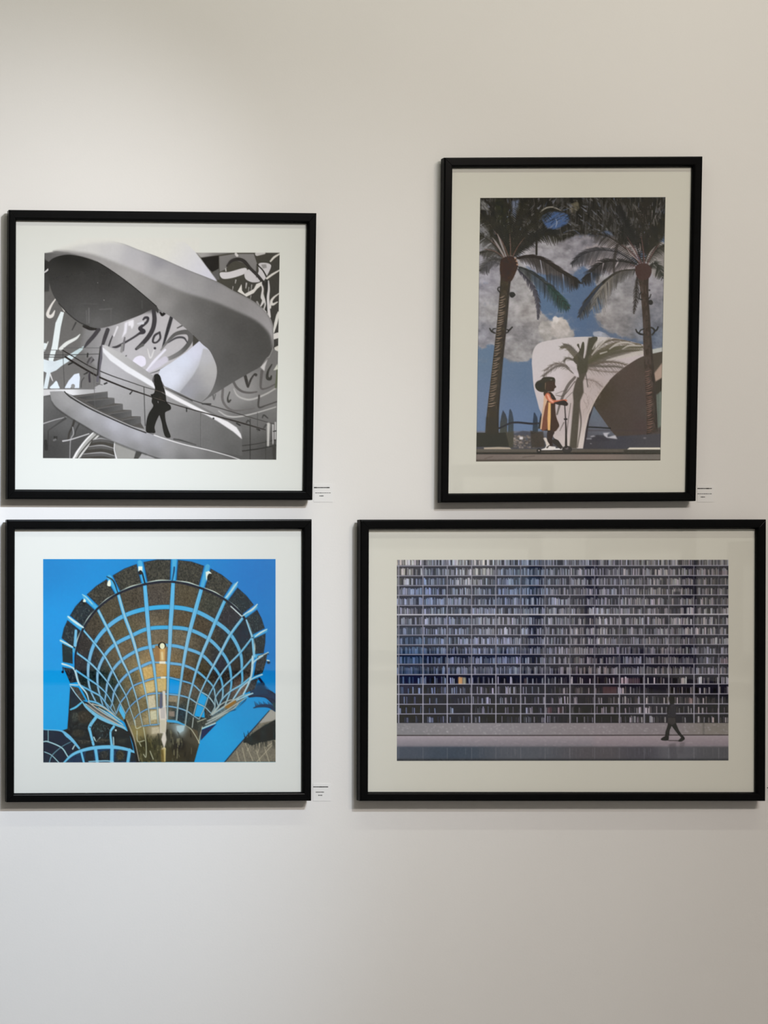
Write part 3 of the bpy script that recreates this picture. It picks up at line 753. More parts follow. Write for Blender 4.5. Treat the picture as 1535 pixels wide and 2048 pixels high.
    S.poly(q3((985, 590), (1050, 720), (1035, 800), (965, 680)), (84, 180, 236))
    # lattice rings then spokes
    LB = (98, 176, 228)
    rings = []
    for j in range(2, 10):
        pts = []
        for i in range(-8, 8):
            if j < len(sp[i]):
                pts.append(sp[i][j])
        rings.append(pts)
    for j, pts in enumerate(rings):
        w = [1.6, 2.4, 4, 5, 5.4, 5.4, 5, 4, 2.6, 1.8] if j < 4 else [2, 3, 3.6, 3.6, 3, 2.2]
        f = [1.35, 1.18, 1.02, .86, .76, .7, .64, .52][j]
        S.stroke(pts, np.array(w) * f * 1.16 + 1.6, (16, 52, 84), alpha=.55, smooth=8)
        S.stroke(pts, np.array(w) * f * 1.16, shade([((q1((900, 900))[0]), (96, 172, 226)), (q1((1400, 650))[0], (60, 166, 228)), (q4((250, 320))[0], (110, 172, 226)), (q3((1300, 480))[0], (116, 164, 220)), (q3((650, 400))[0], (140, 182, 220)), (q4((850, 250))[0], (96, 174, 226)), (q4((700, 620))[0], (170, 190, 204))], 3), smooth=8)
    for i, P in sp.items():
        P = P[1:]
        a = abs(i)
        w = {0: [7, 8.5, 7.5, 6.5, 5, 4, 3, 2], 1: [7, 8, 7, 6, 4.6, 3.6, 2.6, 2], 2: [6, 6.5, 6, 5, 4, 3, 2.2, 1.6], 3: [5, 5.4, 5, 4, 3, 2.4, 1.8, 1.4]}.get(a, [3.4, 3.6, 3.2, 2.6, 2, 1.6, 1.4])
        S.stroke(P, np.array(w) + 1.6, (16, 52, 84), alpha=.5, smooth=8)
        S.stroke(P, w, shade([(P[0], (92, 176, 232)), (P[len(P) // 2], (124, 184, 230)), (P[-1], (176, 186, 190))], 2.5), smooth=8)
        if a in (4, 5, 3, 2) and i < 0 or i > 2:
            S.stroke(np.asarray(P) + (.9 if i < 0 else -.7), np.array(w) * .26, (206, 206, 204), alpha=.75, smooth=8)
    S.stroke(np.asarray(sp[1][1:]) + (-2.2, 0), .8, (210, 216, 214), alpha=.5)
    S.stroke(np.asarray(sp[2][1:]) + (-1.6, 0), .8, (214, 220, 218), alpha=.55)
    # flank folds
    for P in (q3((590, 575), (700, 660), (830, 745), (1000, 840)), q3((640, 600), (770, 640), (880, 720), (980, 800)), q3((560, 600), (720, 720), (900, 820), (1040, 890)), q3((720, 650), (860, 740), (1020, 860))):
        S.stroke(P, [2, 2.4, 2.4, 1.8], (190, 186, 186))
    S.stroke(q3((600, 620), (760, 730), (940, 830)), [5, 6, 4], (150, 140, 138), alpha=.6, soft=2)
    S.poly(q4((690, 760), (860, 640), (1000, 560), (1120, 500), (1000, 640), (860, 740), (740, 830), (600, 880)), tex((96, 108, 116), 50, 51), blur=1)
    S.poly(q4((860, 620), (980, 540), (1000, 580), (900, 660), (850, 650)), (150, 104, 48), blur=1.2)
    for P in (q4((680, 740), (830, 640), (970, 555), (1080, 500), (1190, 470)), q4((700, 780), (860, 690), (1000, 600), (1130, 520)), q4((640, 810), (800, 740), (960, 660), (1020, 600)), q4((700, 720), (790, 620), (900, 560), (1030, 540)), q4((620, 850), (740, 790), (900, 690))):
        S.stroke(P, [2, 2.2, 1.8, 1.4], (176, 180, 182))
    S.poly(q4((1000, 660), (1130, 520), (1110, 560), (980, 680), (880, 700)), (24, 36, 60), alpha=.9, blur=.6)
    # outer row of panels over the rim
    for i in range(-5, 6):
        S.stroke([sp[i][0], sp[i][1]], [9 if abs(i) < 3 else 6, 7], (84, 168, 220), alpha=.9)
    for i in range(-5, 5):
        a, b = np.array(sp[i]), np.array(sp[i + 1])
        g = .1
        o0, o1 = a[0] * (1 - g) + b[0] * g, b[0] * (1 - g) + a[0] * g
        r0, r1 = a[1] * (1 - .1) + b[1] * .1, b[1] * (1 - .1) + a[1] * .1
        m = (r0 - o0) * .93, (r1 - o1) * .93
        bow = ((o0 + o1) / 2 - (r0 + r1) / 2) * .06
        P = [o0, (o0 + o1) / 2 + bow, o1, o1 + m[1], o0 + m[0]]
        S.poly(P, (6, 58, 98))
        c = np.mean(P, axis=0)
        S.poly([c + (p - c) * .94 for p in np.array(P)], tex((60, 58, 56) if -3 <= i <= 1 else (38, 48, 58), 56, 60 + i))
        for _ in range(26):
            u, v = rng.uniform(.12, .88), rng.uniform(.12, .85)
            p = (P[0] * (1 - u) + P[2] * u) * (1 - v) + (P[4] * (1 - u) + P[3] * u) * v
            S.stroke([p, p + rng.uniform(-2.6, 2.6, 2) + (0, 2)], [.9, .5], (104, 96, 84), alpha=.45)
        S.stroke([P[4], (P[4] + P[3]) / 2 + bow * .9, P[3]], [1.6, 2, 1.6], (214, 218, 214))
    for (P, c) in ((q1((270, 1085), (398, 1150)) + q3((402, 108), (278, 86)), (32, 48, 56)), (q3((285, 150), (410, 170), (470, 330), (370, 345)), (46, 50, 60)), (q3((375, 380), (470, 400), (560, 555), (510, 560)), (70, 66, 66)), (q4((1235, 120), (1370, 60), (1320, 220), (1210, 260)), (50, 52, 58)), (q4((1110, 470), (1150, 320), (1270, 280), (1220, 420)), (62, 62, 68)), (q4((1260, 10), (1380, -30), (1360, 80), (1230, 130)), (52, 54, 62))):
        S.poly(P, tex(c, 46, 71))
    LW = (206, 222, 232)
    for P, w in ((q3((275, 110), (380, 145), (430, 190), (460, 300), (490, 370), (570, 470), (600, 560)), [4, 3.5, 4.5, 4, 4, 3, 2]), (q3((370, 365), (470, 370)), [3, 2.5]), (q3((375, 385), (440, 480), (510, 565)), [1.6, 1.8, 1.6]),
                 (q4((1200, 20), (1195, 150), (1180, 260), (1140, 370), (1085, 480)), [5, 5, 4, 3.5, 3]), (q4((1320, 10), (1230, 70), (1190, 130)), [3, 3, 2]), (q4((1315, 240), (1200, 290), (1060, 400), (960, 540)), [3, 2.5, 2, 1.6]), (q4((1200, 470), (1130, 500), (1000, 560)), [2.4, 2.2, 1.6])):
        S.stroke(P, w, (150, 192, 226))
        S.stroke(np.asarray(P) - (.8, .5), np.array(w) * .4, LW)
    rim = crom([sp[i][1] for i in range(-6, 6)], 8)
    S.stroke(rim, [2, 4, 4.4, 4.4, 4.4, 4.6, 4.4, 4.4, 4.4, 4.6, 4, 1.4], (10, 32, 50), smooth=0)
    # gaps, clips and small floodlights between the outer panels
    for (P, w, c) in ((q1((345, 755), (400, 800), (470, 850), (530, 890)), [3, 4, 4.5, 3], LW), (q1((250, 1050), (330, 1090), (400, 1130)), [2.5, 3, 2.5], LW), (q1((520, 485), (570, 520), (640, 600)), [2, 3, 2], (150, 200, 226)), (q1((270, 1335), (330, 1350)), [3, 2], LW),
                      (q2((1015, 330), (975, 380), (930, 450), (880, 520)), [2, 4, 4, 3], (150, 200, 232)), (q2((1010, 335), (965, 400), (860, 530)), [1.4, 1.4, 1.2], LW), (q2((1255, 605), (1190, 670), (1105, 720)), [2, 4, 1.6], (206, 218, 226)), (q2((1375, 910), (1300, 950), (1230, 1000)), [1.6, 3, 2], LW),
                      (q2((1390, 1195), (1320, 1230), (1270, 1250)), [2, 2, 2], (190, 204, 212)), (q2((1070, 750), (1110, 720)), [2, 2], LW), (q2((930, 630), (1060, 750)), [2.2, 2.6], (206, 214, 224)), (q2((1120, 800), (1190, 1000)), [3, 4], (150, 196, 230)), (q2((1195, 1030), (1215, 1240)), [4, 5], (130, 190, 232)), (q1((440, 930), (430, 1110)), [5, 6], (118, 184, 230))):
        S.stroke(P, w, c)
    S.rect(*q1((1205, 140))[0], *q1((1255, 200))[0], (232, 236, 232))
    S.dot(*q1((1232, 215))[0], 3.6, 4.6, (14, 14, 18))
    S.stroke(q1((1255, 220), (1285, 340)), [3, 3], (16, 30, 44))
    S.poly(q1((835, 320), (860, 310), (868, 380), (825, 375)), (232, 234, 228), smooth=3)
    S.stroke(q1((820, 265), (900, 320), (955, 465)), [2, 3, 2], (30, 50, 66))
    S.poly(q1((540, 530), (565, 560), (560, 580), (525, 575)), (226, 232, 228))
    S.dot(*q1((545, 600))[0], 3, 3, (18, 22, 26))
    S.poly(q2((620, 210), (660, 195), (695, 225), (650, 240), (630, 330)), (226, 232, 232))
    S.dot(*q2((665, 270))[0], 4, 7, (18, 18, 24), rot=.2)
    S.stroke(q2((235, 150), (230, 210), (210, 320)), [3, 3, 2], (14, 62, 108))
    S.dot(*q3((278, 208))[0], 2.6, 2.6, (8, 26, 54))
    S.stroke(q3((280, 150), (285, 190)), 2, (20, 40, 66))
    S.dot(*q4((1392, 92))[0], 3.4, 3.2, (30, 52, 74))
    S.stroke(q4((1375, 65), (1400, 70)), 2.4, (226, 230, 232))
    S.stroke(q2((1385, 1210), (1390, 1220)), 2, (40, 60, 84))
    # lit mast down the middle and reflective base
    base = q3((1110, 860), (1260, 880), (1535, 880)) + q4((20, 870), (250, 840), (380, 870), (520, 930), (545, 1080), (480, 1315)) + q3((1210, 1315), (1150, 1080))
    S.poly(base, shade([(q3((1210, 950))[0], (140, 124, 84)), (q3((1400, 930))[0], (168, 152, 130)), (q3((1300, 1100))[0], (52, 48, 26)), (q3((1420, 1100))[0], (62, 60, 46)), (q3((1300, 1280))[0], (66, 62, 44)), (q4((30, 1150))[0], (70, 66, 46)), (q4((200, 1000))[0], (58, 56, 52)), (q4((300, 920))[0], (150, 160, 168)), (q4((300, 1100))[0], (30, 26, 22)), (q4((440, 1000))[0], (72, 66, 58)), (q4((400, 1200))[0], (52, 46, 38)), (q4((200, 1250))[0], (62, 54, 40)), (q4((500, 950))[0], (88, 76, 62))], 3, 4))
    for i in range(70):
        u, v = rng.uniform(30, 470), rng.uniform(900, 1310)
        c = rng.choice([22, 34, 60, 96, 150])
        S.stroke(q4((u, v), (u + rng.uniform(-12, 12), v + rng.uniform(20, 90))), [rng.uniform(1, 4), rng.uniform(.5, 3)], (c * 1.05, c, c * .84), alpha=.55)
    for i in range(46):
        u, v = rng.uniform(1180, 1500), rng.uniform(960, 1310)
        c = rng.choice([24, 40, 70, 110])
        S.stroke(q3((u, v), (u + rng.uniform(-20, 20), v + rng.uniform(20, 90))), [rng.uniform(1, 4), rng.uniform(.5, 3)], (c * 1.08, c, c * .72), alpha=.55)
    for P in (q3((1165, 800), (1180, 900), (1240, 880)), q3((1190, 930), (1200, 1060), (1280, 1050)), q3((1270, 890), (1300, 1080), (1300, 1250), (1270, 1220)), q3((1220, 1080), (1240, 1120)), q4((370, 860), (440, 910), (500, 1000), (545, 1085)), q4((580, 880), (550, 1000), (535, 1080)), q4((590, 900), (740, 835)), q3((1350, 1180), (1390, 1280)), q4((520, 820), (620, 780))):
        S.stroke(P, 1.6, (206, 204, 186), alpha=.85)
    S.stroke(q3((1040, 800), (1090, 930), (1150, 1080), (1200, 1315)), [4, 4, 5, 6], (34, 32, 36))
    S.stroke(q3((1060, 790), (1120, 930), (1170, 1090), (1215, 1300)), [1, 1.4, 1.4, 1.2], (190, 180, 170))
    S.poly(q4((570, 920), (740, 850), (760, 840), (560, 1050)), (16, 42, 84))
    S.stroke(q4((580, 900), (740, 835)), 2, (204, 210, 214))
    S.poly(q4((380, 870), (470, 760), (520, 830), (530, 930), (450, 900)), (48, 50, 48), alpha=.8, blur=1)
    S.stroke(q4((470, 770), (455, 890)), 1.6, (190, 194, 196))
    S.poly(q4((260, 870), (370, 860), (350, 930), (300, 960), (270, 930)), (176, 196, 212), blur=.6)
    S.stroke(q4((160, 810), (260, 820), (360, 860)), [5, 5, 2], (70, 164, 226))
    # mast
    S.poly(q4((15, 110), (140, 110), (140, 260), (25, 260)), (196, 154, 92), blur=.5)
    S.poly(q4((20, 290), (135, 290), (135, 430), (40, 450)), (214, 180, 120), blur=.5)
    S.rect(*q1((1410, 1130))[0], *q1((1535, 1310))[0], (160, 112, 72), blur=.5)
    S.rect(*q1((1460, 1120))[0], *q1((1530, 1250))[0], (216, 178, 122), blur=.8)
    S.poly(q2((0, 1110), (140, 1110), (140, 1300), (0, 1300)), (150, 112, 78), blur=.4)
    S.poly(q2((55, 1130), (125, 1130), (120, 1300), (60, 1300)), (206, 160, 104), blur=.8)
    S.stroke(q2((85, 1200), (90, 1280)), [4, 4], (228, 204, 160), soft=1.5)
    S.dot(*q2((85, 1112))[0], 8, 7, (30, 26, 20))
    S.dot(*q2((88, 1118))[0], 5, 6, (236, 230, 204))
    S.rect(*q2((52, 1305))[0], *q2((128, 1335))[0], (232, 222, 216))
    S.rect(*q4((55, 80))[0], *q4((125, 108))[0], (234, 224, 214))
    S.rect(*q4((70, 265))[0], *q4((130, 290))[0], (236, 228, 214))
    S.poly(q4((90, 440), (125, 440), (140, 780), (130, 960), (140, 1040), (115, 1140), (135, 1160), (75, 1160), (105, 1130), (75, 1035), (100, 960), (60, 960), (55, 780), (40, 660), (95, 640)), (222, 208, 204), blur=.4)
    S.poly(q4((50, 650), (130, 650), (140, 780), (55, 780)), (226, 210, 208))
    S.poly(q4((65, 790), (140, 800), (130, 950), (60, 955)), (214, 200, 194))
    S.stroke(q4((115, 1150), (118, 1300)), [5, 3], (224, 206, 160))
    S.stroke(q4((95, 1170), (100, 1310)), [8, 8], (150, 120, 60), alpha=.6, soft=2)
    S.stroke(q4((75, 480), (70, 640)), [5, 6], (90, 92, 120), soft=1.5)
    S.poly(q3((1480, 660), (1535, 640), (1535, 780), (1480, 780)), (196, 184, 186))
    S.poly(q3((1470, 800), (1535, 800), (1535, 950), (1490, 950)), (206, 194, 180))
    # warm panels left of the mast
    for (P, c) in ((q3((1260, 160), (1370, 140), (1385, 270), (1285, 300)), (206, 168, 112)), (q3((1290, 350), (1390, 320), (1405, 440), (1310, 470)), (208, 180, 130)), (q3((1320, 510), (1405, 490), (1420, 640), (1335, 660)), (206, 190, 168)), (q3((1350, 690), (1425, 680), (1435, 790), (1360, 800)), (206, 196, 172)), (q3((1370, 890), (1460, 880), (1470, 960), (1370, 970)), (196, 180, 160)), (q3((1430, 110), (1520, 110), (1520, 260), (1430, 270)), (196, 156, 104)), (q3((1440, 300), (1520, 290), (1520, 430), (1450, 440)), (206, 176, 124)), (q4((170, 500), (275, 500), (270, 580), (165, 570)), (150, 134, 116)), (q4((170, 690), (240, 690), (240, 760), (170, 750)), (140, 124, 118))):
        S.poly(P, tex(c, 26, 91), blur=.6)
    X, Y = S.grid((slice(0, S.H), slice(0, S.W)))
    S.a += ((fbm(X * .3, Y * .3, 15, 2) - .5) * 5)[..., None]
    S.a *= np.array([1, 1.025, .965])
    keep = S.a.copy()
    S.a[:] = PAPER
    sl, m = S.polymask([(86, 1118), (551, 1117.6), (551.2, 1524.6), (86.3, 1525.2)])
    S.a[sl] = S.a[sl] * (1 - m[..., None]) + keep[sl] * m[..., None]
    return S


def paint_palms():
    """colour photograph: child on a scooter before a white curved wing, two palms, cloudy blue sky"""
    PAPER = (196, 194, 178)
    S = Sheet(945, 388, 1338, 930, PAPER)
    F = view(930, 380, 3.655)
    A, B, C, D, E, G = view(945, 385, 7.675), view(1140, 385, 7.675), view(945, 560, 7.675), view(1140, 560, 7.675), view(945, 740, 7.675), view(1140, 740, 7.675)
    rng = np.random.RandomState(8)
    # sky
    S.rect(945, 388, 1338, 930, shade([((1100, 420), (78, 98, 136)), ((1090, 610), (82, 108, 138)), ((1150, 640), (80, 104, 136)), ((960, 720), (90, 114, 138)), ((970, 800), (98, 118, 146)), ((1050, 760), (86, 110, 138)), ((1030, 830), (94, 118, 152)), ((1250, 660), (92, 106, 128)), ((1320, 690), (82, 98, 122)), ((1040, 440), (100, 118, 156))], 2.4, 20))

    def cloud(pts, tone, seed, edge=8, lo=0):
        sl, m = S.polymask(crom(pts, 6, True), edge)
        if sl is None:
            return
        X, Y = S.grid(sl)
        n = .6 * fbm(X * .06, Y * .075, seed, 5) + .4 * (1 - abs(2 * fbm(X * .1, Y * .12, seed + 7, 4) - 1))
        m = np.clip((m - .5) * 1.3 + .5 + (n - .56) * 2.6 * (1 - abs(2 * m - 1) * .4), 0, 1)
        m = m * m * (3 - 2 * m)
        S.put(sl, m, lambda X, Y: tone(X, Y) + ((fbm(X * .06, Y * .08, seed + 3, 5) - .5) * 74 + (.5 - abs(fbm(X * .11, Y * .13, seed + 5, 3) - .5) * 4) * 9)[..., None])

    cl = lambda *k: shade(list(k), 2.4, 14)
    cloud(F((80, 380), (250, 420), (420, 520), (480, 640), (520, 760), (560, 900), (640, 960), (700, 930), (760, 1000), (800, 1070), (700, 1110), (560, 1140), (500, 1220), (400, 1250), (280, 1230), (200, 1120), (80, 1110)),
          cl((F((150, 500))[0], (142, 140, 146)), (F((150, 680))[0], (150, 148, 156)), (F((200, 900))[0], (146, 144, 142)), (F((130, 1040))[0], (126, 126, 134)), (F((420, 700))[0], (156, 154, 152)), (F((450, 900))[0], (158, 154, 150)), (F((420, 1050))[0], (128, 126, 128)), (F((380, 1180))[0], (140, 138, 136)), (F((700, 970))[0], (168, 162, 154)), (F((620, 1060))[0], (138, 136, 134))), 5, 5)
    cloud(F((400, 360), (520, 370), (700, 420), (800, 470), (760, 560), (600, 620), (450, 560), (380, 470)), cl((F((480, 420))[0], (160, 156, 156)), (F((700, 470))[0], (156, 154, 158)), (F((550, 560))[0], (146, 146, 154))), 12, 5)
    cloud(F((950, 640), (1050, 600), (1200, 560), (1460, 480), (1460, 1120), (1300, 1100), (1150, 1070), (1020, 1010), (950, 930), (1010, 860), (990, 760)), cl((F((1050, 700))[0], (150, 150, 152)), (F((1150, 820))[0], (146, 144, 144)), (F((1020, 920))[0], (154, 150, 148)), (F((1130, 1000))[0], (126, 124, 124)), (F((1380, 700))[0], (142, 140, 146)), (F((1400, 950))[0], (120, 122, 130)), (F((1380, 1080))[0], (92, 106, 126))), 19, 5)
    cloud(F((560, 380), (760, 400), (1000, 430), (1150, 520), (1000, 620), (860, 560), (760, 620), (620, 560)), cl((F((700, 480))[0], (150, 148, 152)), (F((950, 520))[0], (142, 140, 148))), 41, 9)
    cloud(F((100, 60), (300, 60), (340, 300), (200, 420), (100, 420)), cl((F((180, 200))[0], (134, 134, 134))), 43, 6)
    cloud(F((330, 250), (520, 300), (700, 330), (1000, 330), (1250, 380), (1250, 480), (1000, 470), (760, 440), (560, 420), (380, 420)), cl((F((500, 370))[0], (140, 138, 140)), (F((900, 400))[0], (132, 130, 136)), (F((1150, 430))[0], (150, 142, 140))), 47, 8)
    cloud(F((930, 1045), (1000, 1040), (1060, 1080), (1100, 1090), (980, 1090)), cl((F((980, 1060))[0], (146, 152, 162))), 3, 2)
    cloud(F((900, 420), (1100, 420), (1240, 560), (1100, 600), (930, 560), (860, 500)), cl((F((1000, 500))[0], (150, 142, 142))), 27, 6)
    cloud(F((1330, 420), (1460, 400), (1460, 620), (1360, 600)), cl((F((1400, 500))[0], (140, 136, 132))), 29, 5)
    cloud(F((560, 960), (600, 970), (640, 1040), (600, 1110), (540, 1050)), cl((F((580, 1010))[0], (160, 156, 150))), 31, 3)
    cloud(F((630, 960), (690, 930), (745, 975), (760, 1060), (700, 1090), (630, 1060)), cl((F((690, 960))[0], (196, 188, 178)), (F((690, 1050))[0], (158, 152, 146))), 33, 4)
    cloud(F((640, 935), (665, 925), (685, 950), (660, 985), (635, 975)), cl((F((660, 955))[0], (188, 182, 174))), 35, 2)
    # distant ground strip and town
    S.rect(945, 862, 1338, 900, ramp((1000, 862), (1000, 885), (104, 110, 124), (70, 70, 76)), blur=1)
    S.poly(F((330, 1790), (420, 1760), (520, 1775), (520, 1800), (330, 1805)), (70, 72, 84), blur=1)
    for i in range(120):
        u, v = rng.uniform(335, 510), rng.uniform(1790, 1880)
        c = rng.choice([58, 84, 120, 150, 176])
        S.rect(*F((u, v))[0], *F((u + rng.uniform(6, 26), v + rng.uniform(5, 14)))[0], (c * 1.04, c * .94, c * .84), alpha=.7, blur=.4)
    S.rect(*E((715, 1025))[0], *E((770, 1065))[0], (212, 206, 202), blur=.4)
    # leaf shaped panels and the cable
    for (P, c) in ((E((412, 970), (420, 800), (440, 690), (462, 615), (505, 680), (530, 760), (525, 970)), (60, 62, 64)), (E((530, 1180), (545, 760), (560, 620), (575, 592), (605, 650), (625, 760), (620, 1180)), (60, 66, 70)), (E((905, 1180), (925, 760), (935, 660), (950, 650), (990, 730), (1000, 820), (1000, 1180)), (48, 58, 68)), (E((1000, 900), (1030, 720), (1050, 660), (1060, 900)), (44, 46, 54))):
        S.poly(P, ramp(P[len(P) // 2], P[0], tuple(np.array(c) * (.85, .95, 1.15)), tuple(np.array(c) * (1.1, 1.1, .95))))
    S.stroke(E((400, 895), (480, 860), (580, 815), (680, 805), (800, 815), (920, 825), (1020, 815)), [3, 3, 3.6, 4, 4, 4, 3], (36, 38, 50))
    # white wing
    wing = crom(F((490, 1320), (486, 1250), (498, 1170), (540, 1120), (640, 1095), (760, 1078), (900, 1072), (1060, 1078), (1200, 1105), (1300, 1130)), 6).tolist() + F((1340, 1230), (1230, 1280), (1130, 1350), (1055, 1430), (985, 1520), (935, 1620), (900, 1720), (880, 1800), (870, 1890), (690, 1890), (620, 1760), (540, 1600)) + crom(F((530, 1560), (500, 1440), (490, 1320)), 5).tolist()
    S.poly(wing, shade([(F((560, 1250))[0], (196, 190, 188)), (F((700, 1150))[0], (198, 192, 190)), (F((620, 1400))[0], (202, 192, 192)), (F((950, 1120))[0], (196, 192, 186)), (F((1200, 1220))[0], (192, 182, 180)), (F((950, 1420))[0], (178, 164, 158)), (F((850, 1600))[0], (184, 168, 160)), (F((830, 1850))[0], (206, 196, 184)), (F((720, 1700))[0], (186, 174, 172)), (F((1050, 1300))[0], (178, 166, 164))], 2.4))
    S.poly(F((1360, 1165), (1440, 1150), (1440, 1230), (1330, 1200)), (180, 184, 176), blur=.6)
    # shaded hollow of the wing
    S.poly(crom(F((870, 1890), (880, 1760), (905, 1650), (950, 1540), (1020, 1430), (1100, 1345), (1200, 1270), (1300, 1215), (1440, 1180)), 6).tolist() + F((1440, 1900)), shade([(F((1000, 1500))[0], (68, 58, 46)), (F((1200, 1350))[0], (80, 66, 60)), (F((1150, 1600))[0], (76, 64, 58)), (F((1280, 1550))[0], (76, 64, 62)), (F((1300, 1720))[0], (74, 58, 58)), (F((1100, 1720))[0], (72, 62, 56)), (F((1400, 1250))[0], (72, 64, 54)), (F((1400, 1650))[0], (76, 80, 74))], 2.4))
    S.stroke(crom(F((862, 1780), (885, 1680), (925, 1580), (985, 1480), (1050, 1395)), 5), [2, 2, 1.6, 1.4, 1], (200, 188, 172), alpha=.8)
    S.poly(F((860, 1890), (880, 1750), (905, 1640), (940, 1575), (955, 1590), (915, 1680), (895, 1780), (880, 1890)), (54, 48, 54))
    S.poly(F((1440, 1260), (1440, 1400), (1390, 1400), (1380, 1340)), (170, 146, 128), blur=1)
    S.poly(F((1390, 1400), (1440, 1370), (1440, 1520), (1385, 1480)), (56, 50, 42), blur=1)
    S.poly(F((1395, 1500), (1440, 1460), (1440, 1730), (1400, 1740)), (96, 106, 96), blur=1)
    S.stroke(F((1425, 1480), (1425, 1720)), 1.4, (150, 160, 146), alpha=.6)
    # triangular view under the wing
    S.poly(F((938, 1580), (1065, 1760), (1110, 1810), (885, 1830), (905, 1690)), shade([(F((930, 1620))[0], (96, 110, 124)), (F((960, 1720))[0], (104, 112, 126)), (F((950, 1780))[0], (90, 90, 98)), (F((900, 1800))[0], (76, 76, 82))], 2.4))
    S.stroke(G((260, 875), (420, 882), (610, 895)), [2.4, 2.6, 2.6], (26, 26, 34))
    S.rect(*F((885, 1750))[0], *F((1440, 1765))[0], (66, 56, 58), alpha=.35)
    S.poly(F((880, 1830), (960, 1790), (1110, 1800), (1440, 1780), (1440, 1895), (860, 1895)), shade([(F((900, 1860))[0], (62, 60, 66)), (F((1100, 1850))[0], (64, 64, 74)), (F((1350, 1840))[0], (70, 68, 74))], 2), blur=1)
    for (P, c) in ((G((500, 965), (610, 960), (570, 990), (570, 1030), (690, 1000), (720, 1060), (560, 1040), (520, 1010)), (182, 182, 186)), (G((300, 1020), (350, 1005), (390, 1020), (320, 1030)), (156, 156, 160)), (G((240, 1050), (330, 1045), (330, 1065), (250, 1062)), (140, 140, 144))):
        S.poly(P, c, blur=.4)
    S.poly(G((330, 1050), (420, 1020), (560, 1050), (620, 1090), (330, 1090)), (60, 58, 66), blur=.8)
    S.dot(*G((315, 1130))[0], 2, 1, (120, 118, 120))
    S.dot(*G((1140, 1045))[0], 3, 1.6, (112, 108, 112), blur=.5)

    # cast palm shadow on the wing
    SH = (80, 74, 64)
    S.setclip(wing)
    S.poly(F((760, 1890), (790, 1550), (785, 1480), (805, 1400), (850, 1300), (880, 1200), (900, 1080), (960, 1075), (915, 1200), (900, 1300), (860, 1400), (865, 1480), (840, 1540), (815, 1890)), SH, blur=.7)
    S.poly(D((100, 1000), (130, 980), (150, 1060), (180, 960), (210, 960), (215, 1060), (200, 1200), (250, 1150), (300, 900), (420, 885), (330, 1150), (240, 1412), (110, 1412), (100, 1300), (40, 1230), (60, 1180), (140, 1080)), (74, 71, 58), smooth=3)

    def shfrond(P, n, ln, w, droop=1.0, c=SH, al=.75):
        Q = crom(P, 10)
        S.stroke(Q, w, c, alpha=al, smooth=0)
        T = np.gradient(Q, axis=0)
        for i in np.linspace(2, len(Q) - 1, n).astype(int):
            d = T[i] / (np.hypot(*T[i]) + 1e-6)
            for s in (-1, 1):
                L = ln * rng.uniform(.6, 1.1) * (1 - .5 * i / len(Q))
                e = Q[i] + d * L * .75 + np.array([-d[1], d[0]]) * s * L * .55 + (0, droop * L * .2)
                S.stroke([Q[i], (Q[i] + e) / 2 + (0, -.4), e], [1.5, 1.1, .4], c, alpha=al * rng.uniform(.5, 1))

    shfrond(F((905, 1250), (1000, 1170), (1120, 1120), (1280, 1130)), 26, 26, [9, 7, 4], 1, (92, 84, 66))
    shfrond(F((900, 1270), (1020, 1210), (1150, 1180), (1290, 1170)), 26, 22, [7, 6, 3], 1, (84, 78, 60))
    S.poly(F((890, 1250), (960, 1180), (1080, 1150), (1260, 1160), (1180, 1200), (1080, 1230), (980, 1270), (900, 1310)), (88, 83, 70), alpha=.75, blur=3)
    shfrond(F((900, 1230), (980, 1140), (1080, 1095), (1200, 1110)), 24, 22, [5, 4, 3], 1, (92, 84, 70))
    shfrond(F((900, 1260), (1010, 1190), (1140, 1150), (1290, 1150)), 30, 24, [8, 8, 5], 1, (84, 80, 60))
    shfrond(F((880, 1290), (1000, 1260), (1100, 1260), (1180, 1280)), 20, 18, [6, 4, 2], 1, (96, 86, 74))
    shfrond(F((860, 1300), (960, 1320), (1060, 1330), (1120, 1330)), 18, 16, [4, 3, 2], 1, (110, 98, 88), .55)
    shfrond(F((870, 1380), (950, 1400), (1000, 1440)), 12, 14, [3, 2], 1, (120, 106, 98), .5)
    shfrond(F((840, 1260), (790, 1200), (740, 1150), (700, 1150)), 16, 16, [8, 7, 4], 1, (86, 80, 64))
    shfrond(F((830, 1330), (760, 1290), (660, 1270), (580, 1320)), 22, 16, [4, 4, 3], 1, (104, 94, 86), .7)
    shfrond(F((870, 1250), (800, 1180), (760, 1140), (720, 1130)), 16, 16, [6, 5, 3], 1, (84, 78, 68))
    shfrond(F((850, 1290), (780, 1240), (740, 1230), (720, 1250)), 14, 14, [5, 4, 2], 1, (84, 78, 68))
    shfrond(F((830, 1340), (770, 1300), (680, 1285), (600, 1335), (570, 1360)), 24, 15, [4, 4, 3], 1, (96, 88, 82), .8)
    shfrond(F((900, 1280), (1000, 1290), (1090, 1290), (1150, 1300)), 20, 18, [5, 4, 2], 1, (92, 85, 76))
    S.poly(F((820, 1210), (860, 1250), (900, 1200), (890, 1330), (830, 1350)), (74, 71, 58), blur=1)
    for (P, w) in ((F((800, 1370), (750, 1430), (700, 1540), (670, 1640)), [5, 6, 5, 3]), (F((800, 1400), (720, 1500), (660, 1500)), [2, 2, 1]), (F((790, 1340), (740, 1300)), [2, 2]), (F((740, 1460), (660, 1490)), [1.2, .8]), (F((780, 1480), (730, 1530)), [1.2, .8]), (F((830, 1560), (845, 1700), (820, 1880)), [3, 3, 2]), (F((770, 1560), (750, 1700), (740, 1800)), [1.4, 1.4, 1]), (F((720, 1700), (690, 1760)), [2, 1]), (F((880, 1340), (895, 1440)), [2, 2])):
        S.stroke(P, w, (84, 76, 70), alpha=.8)
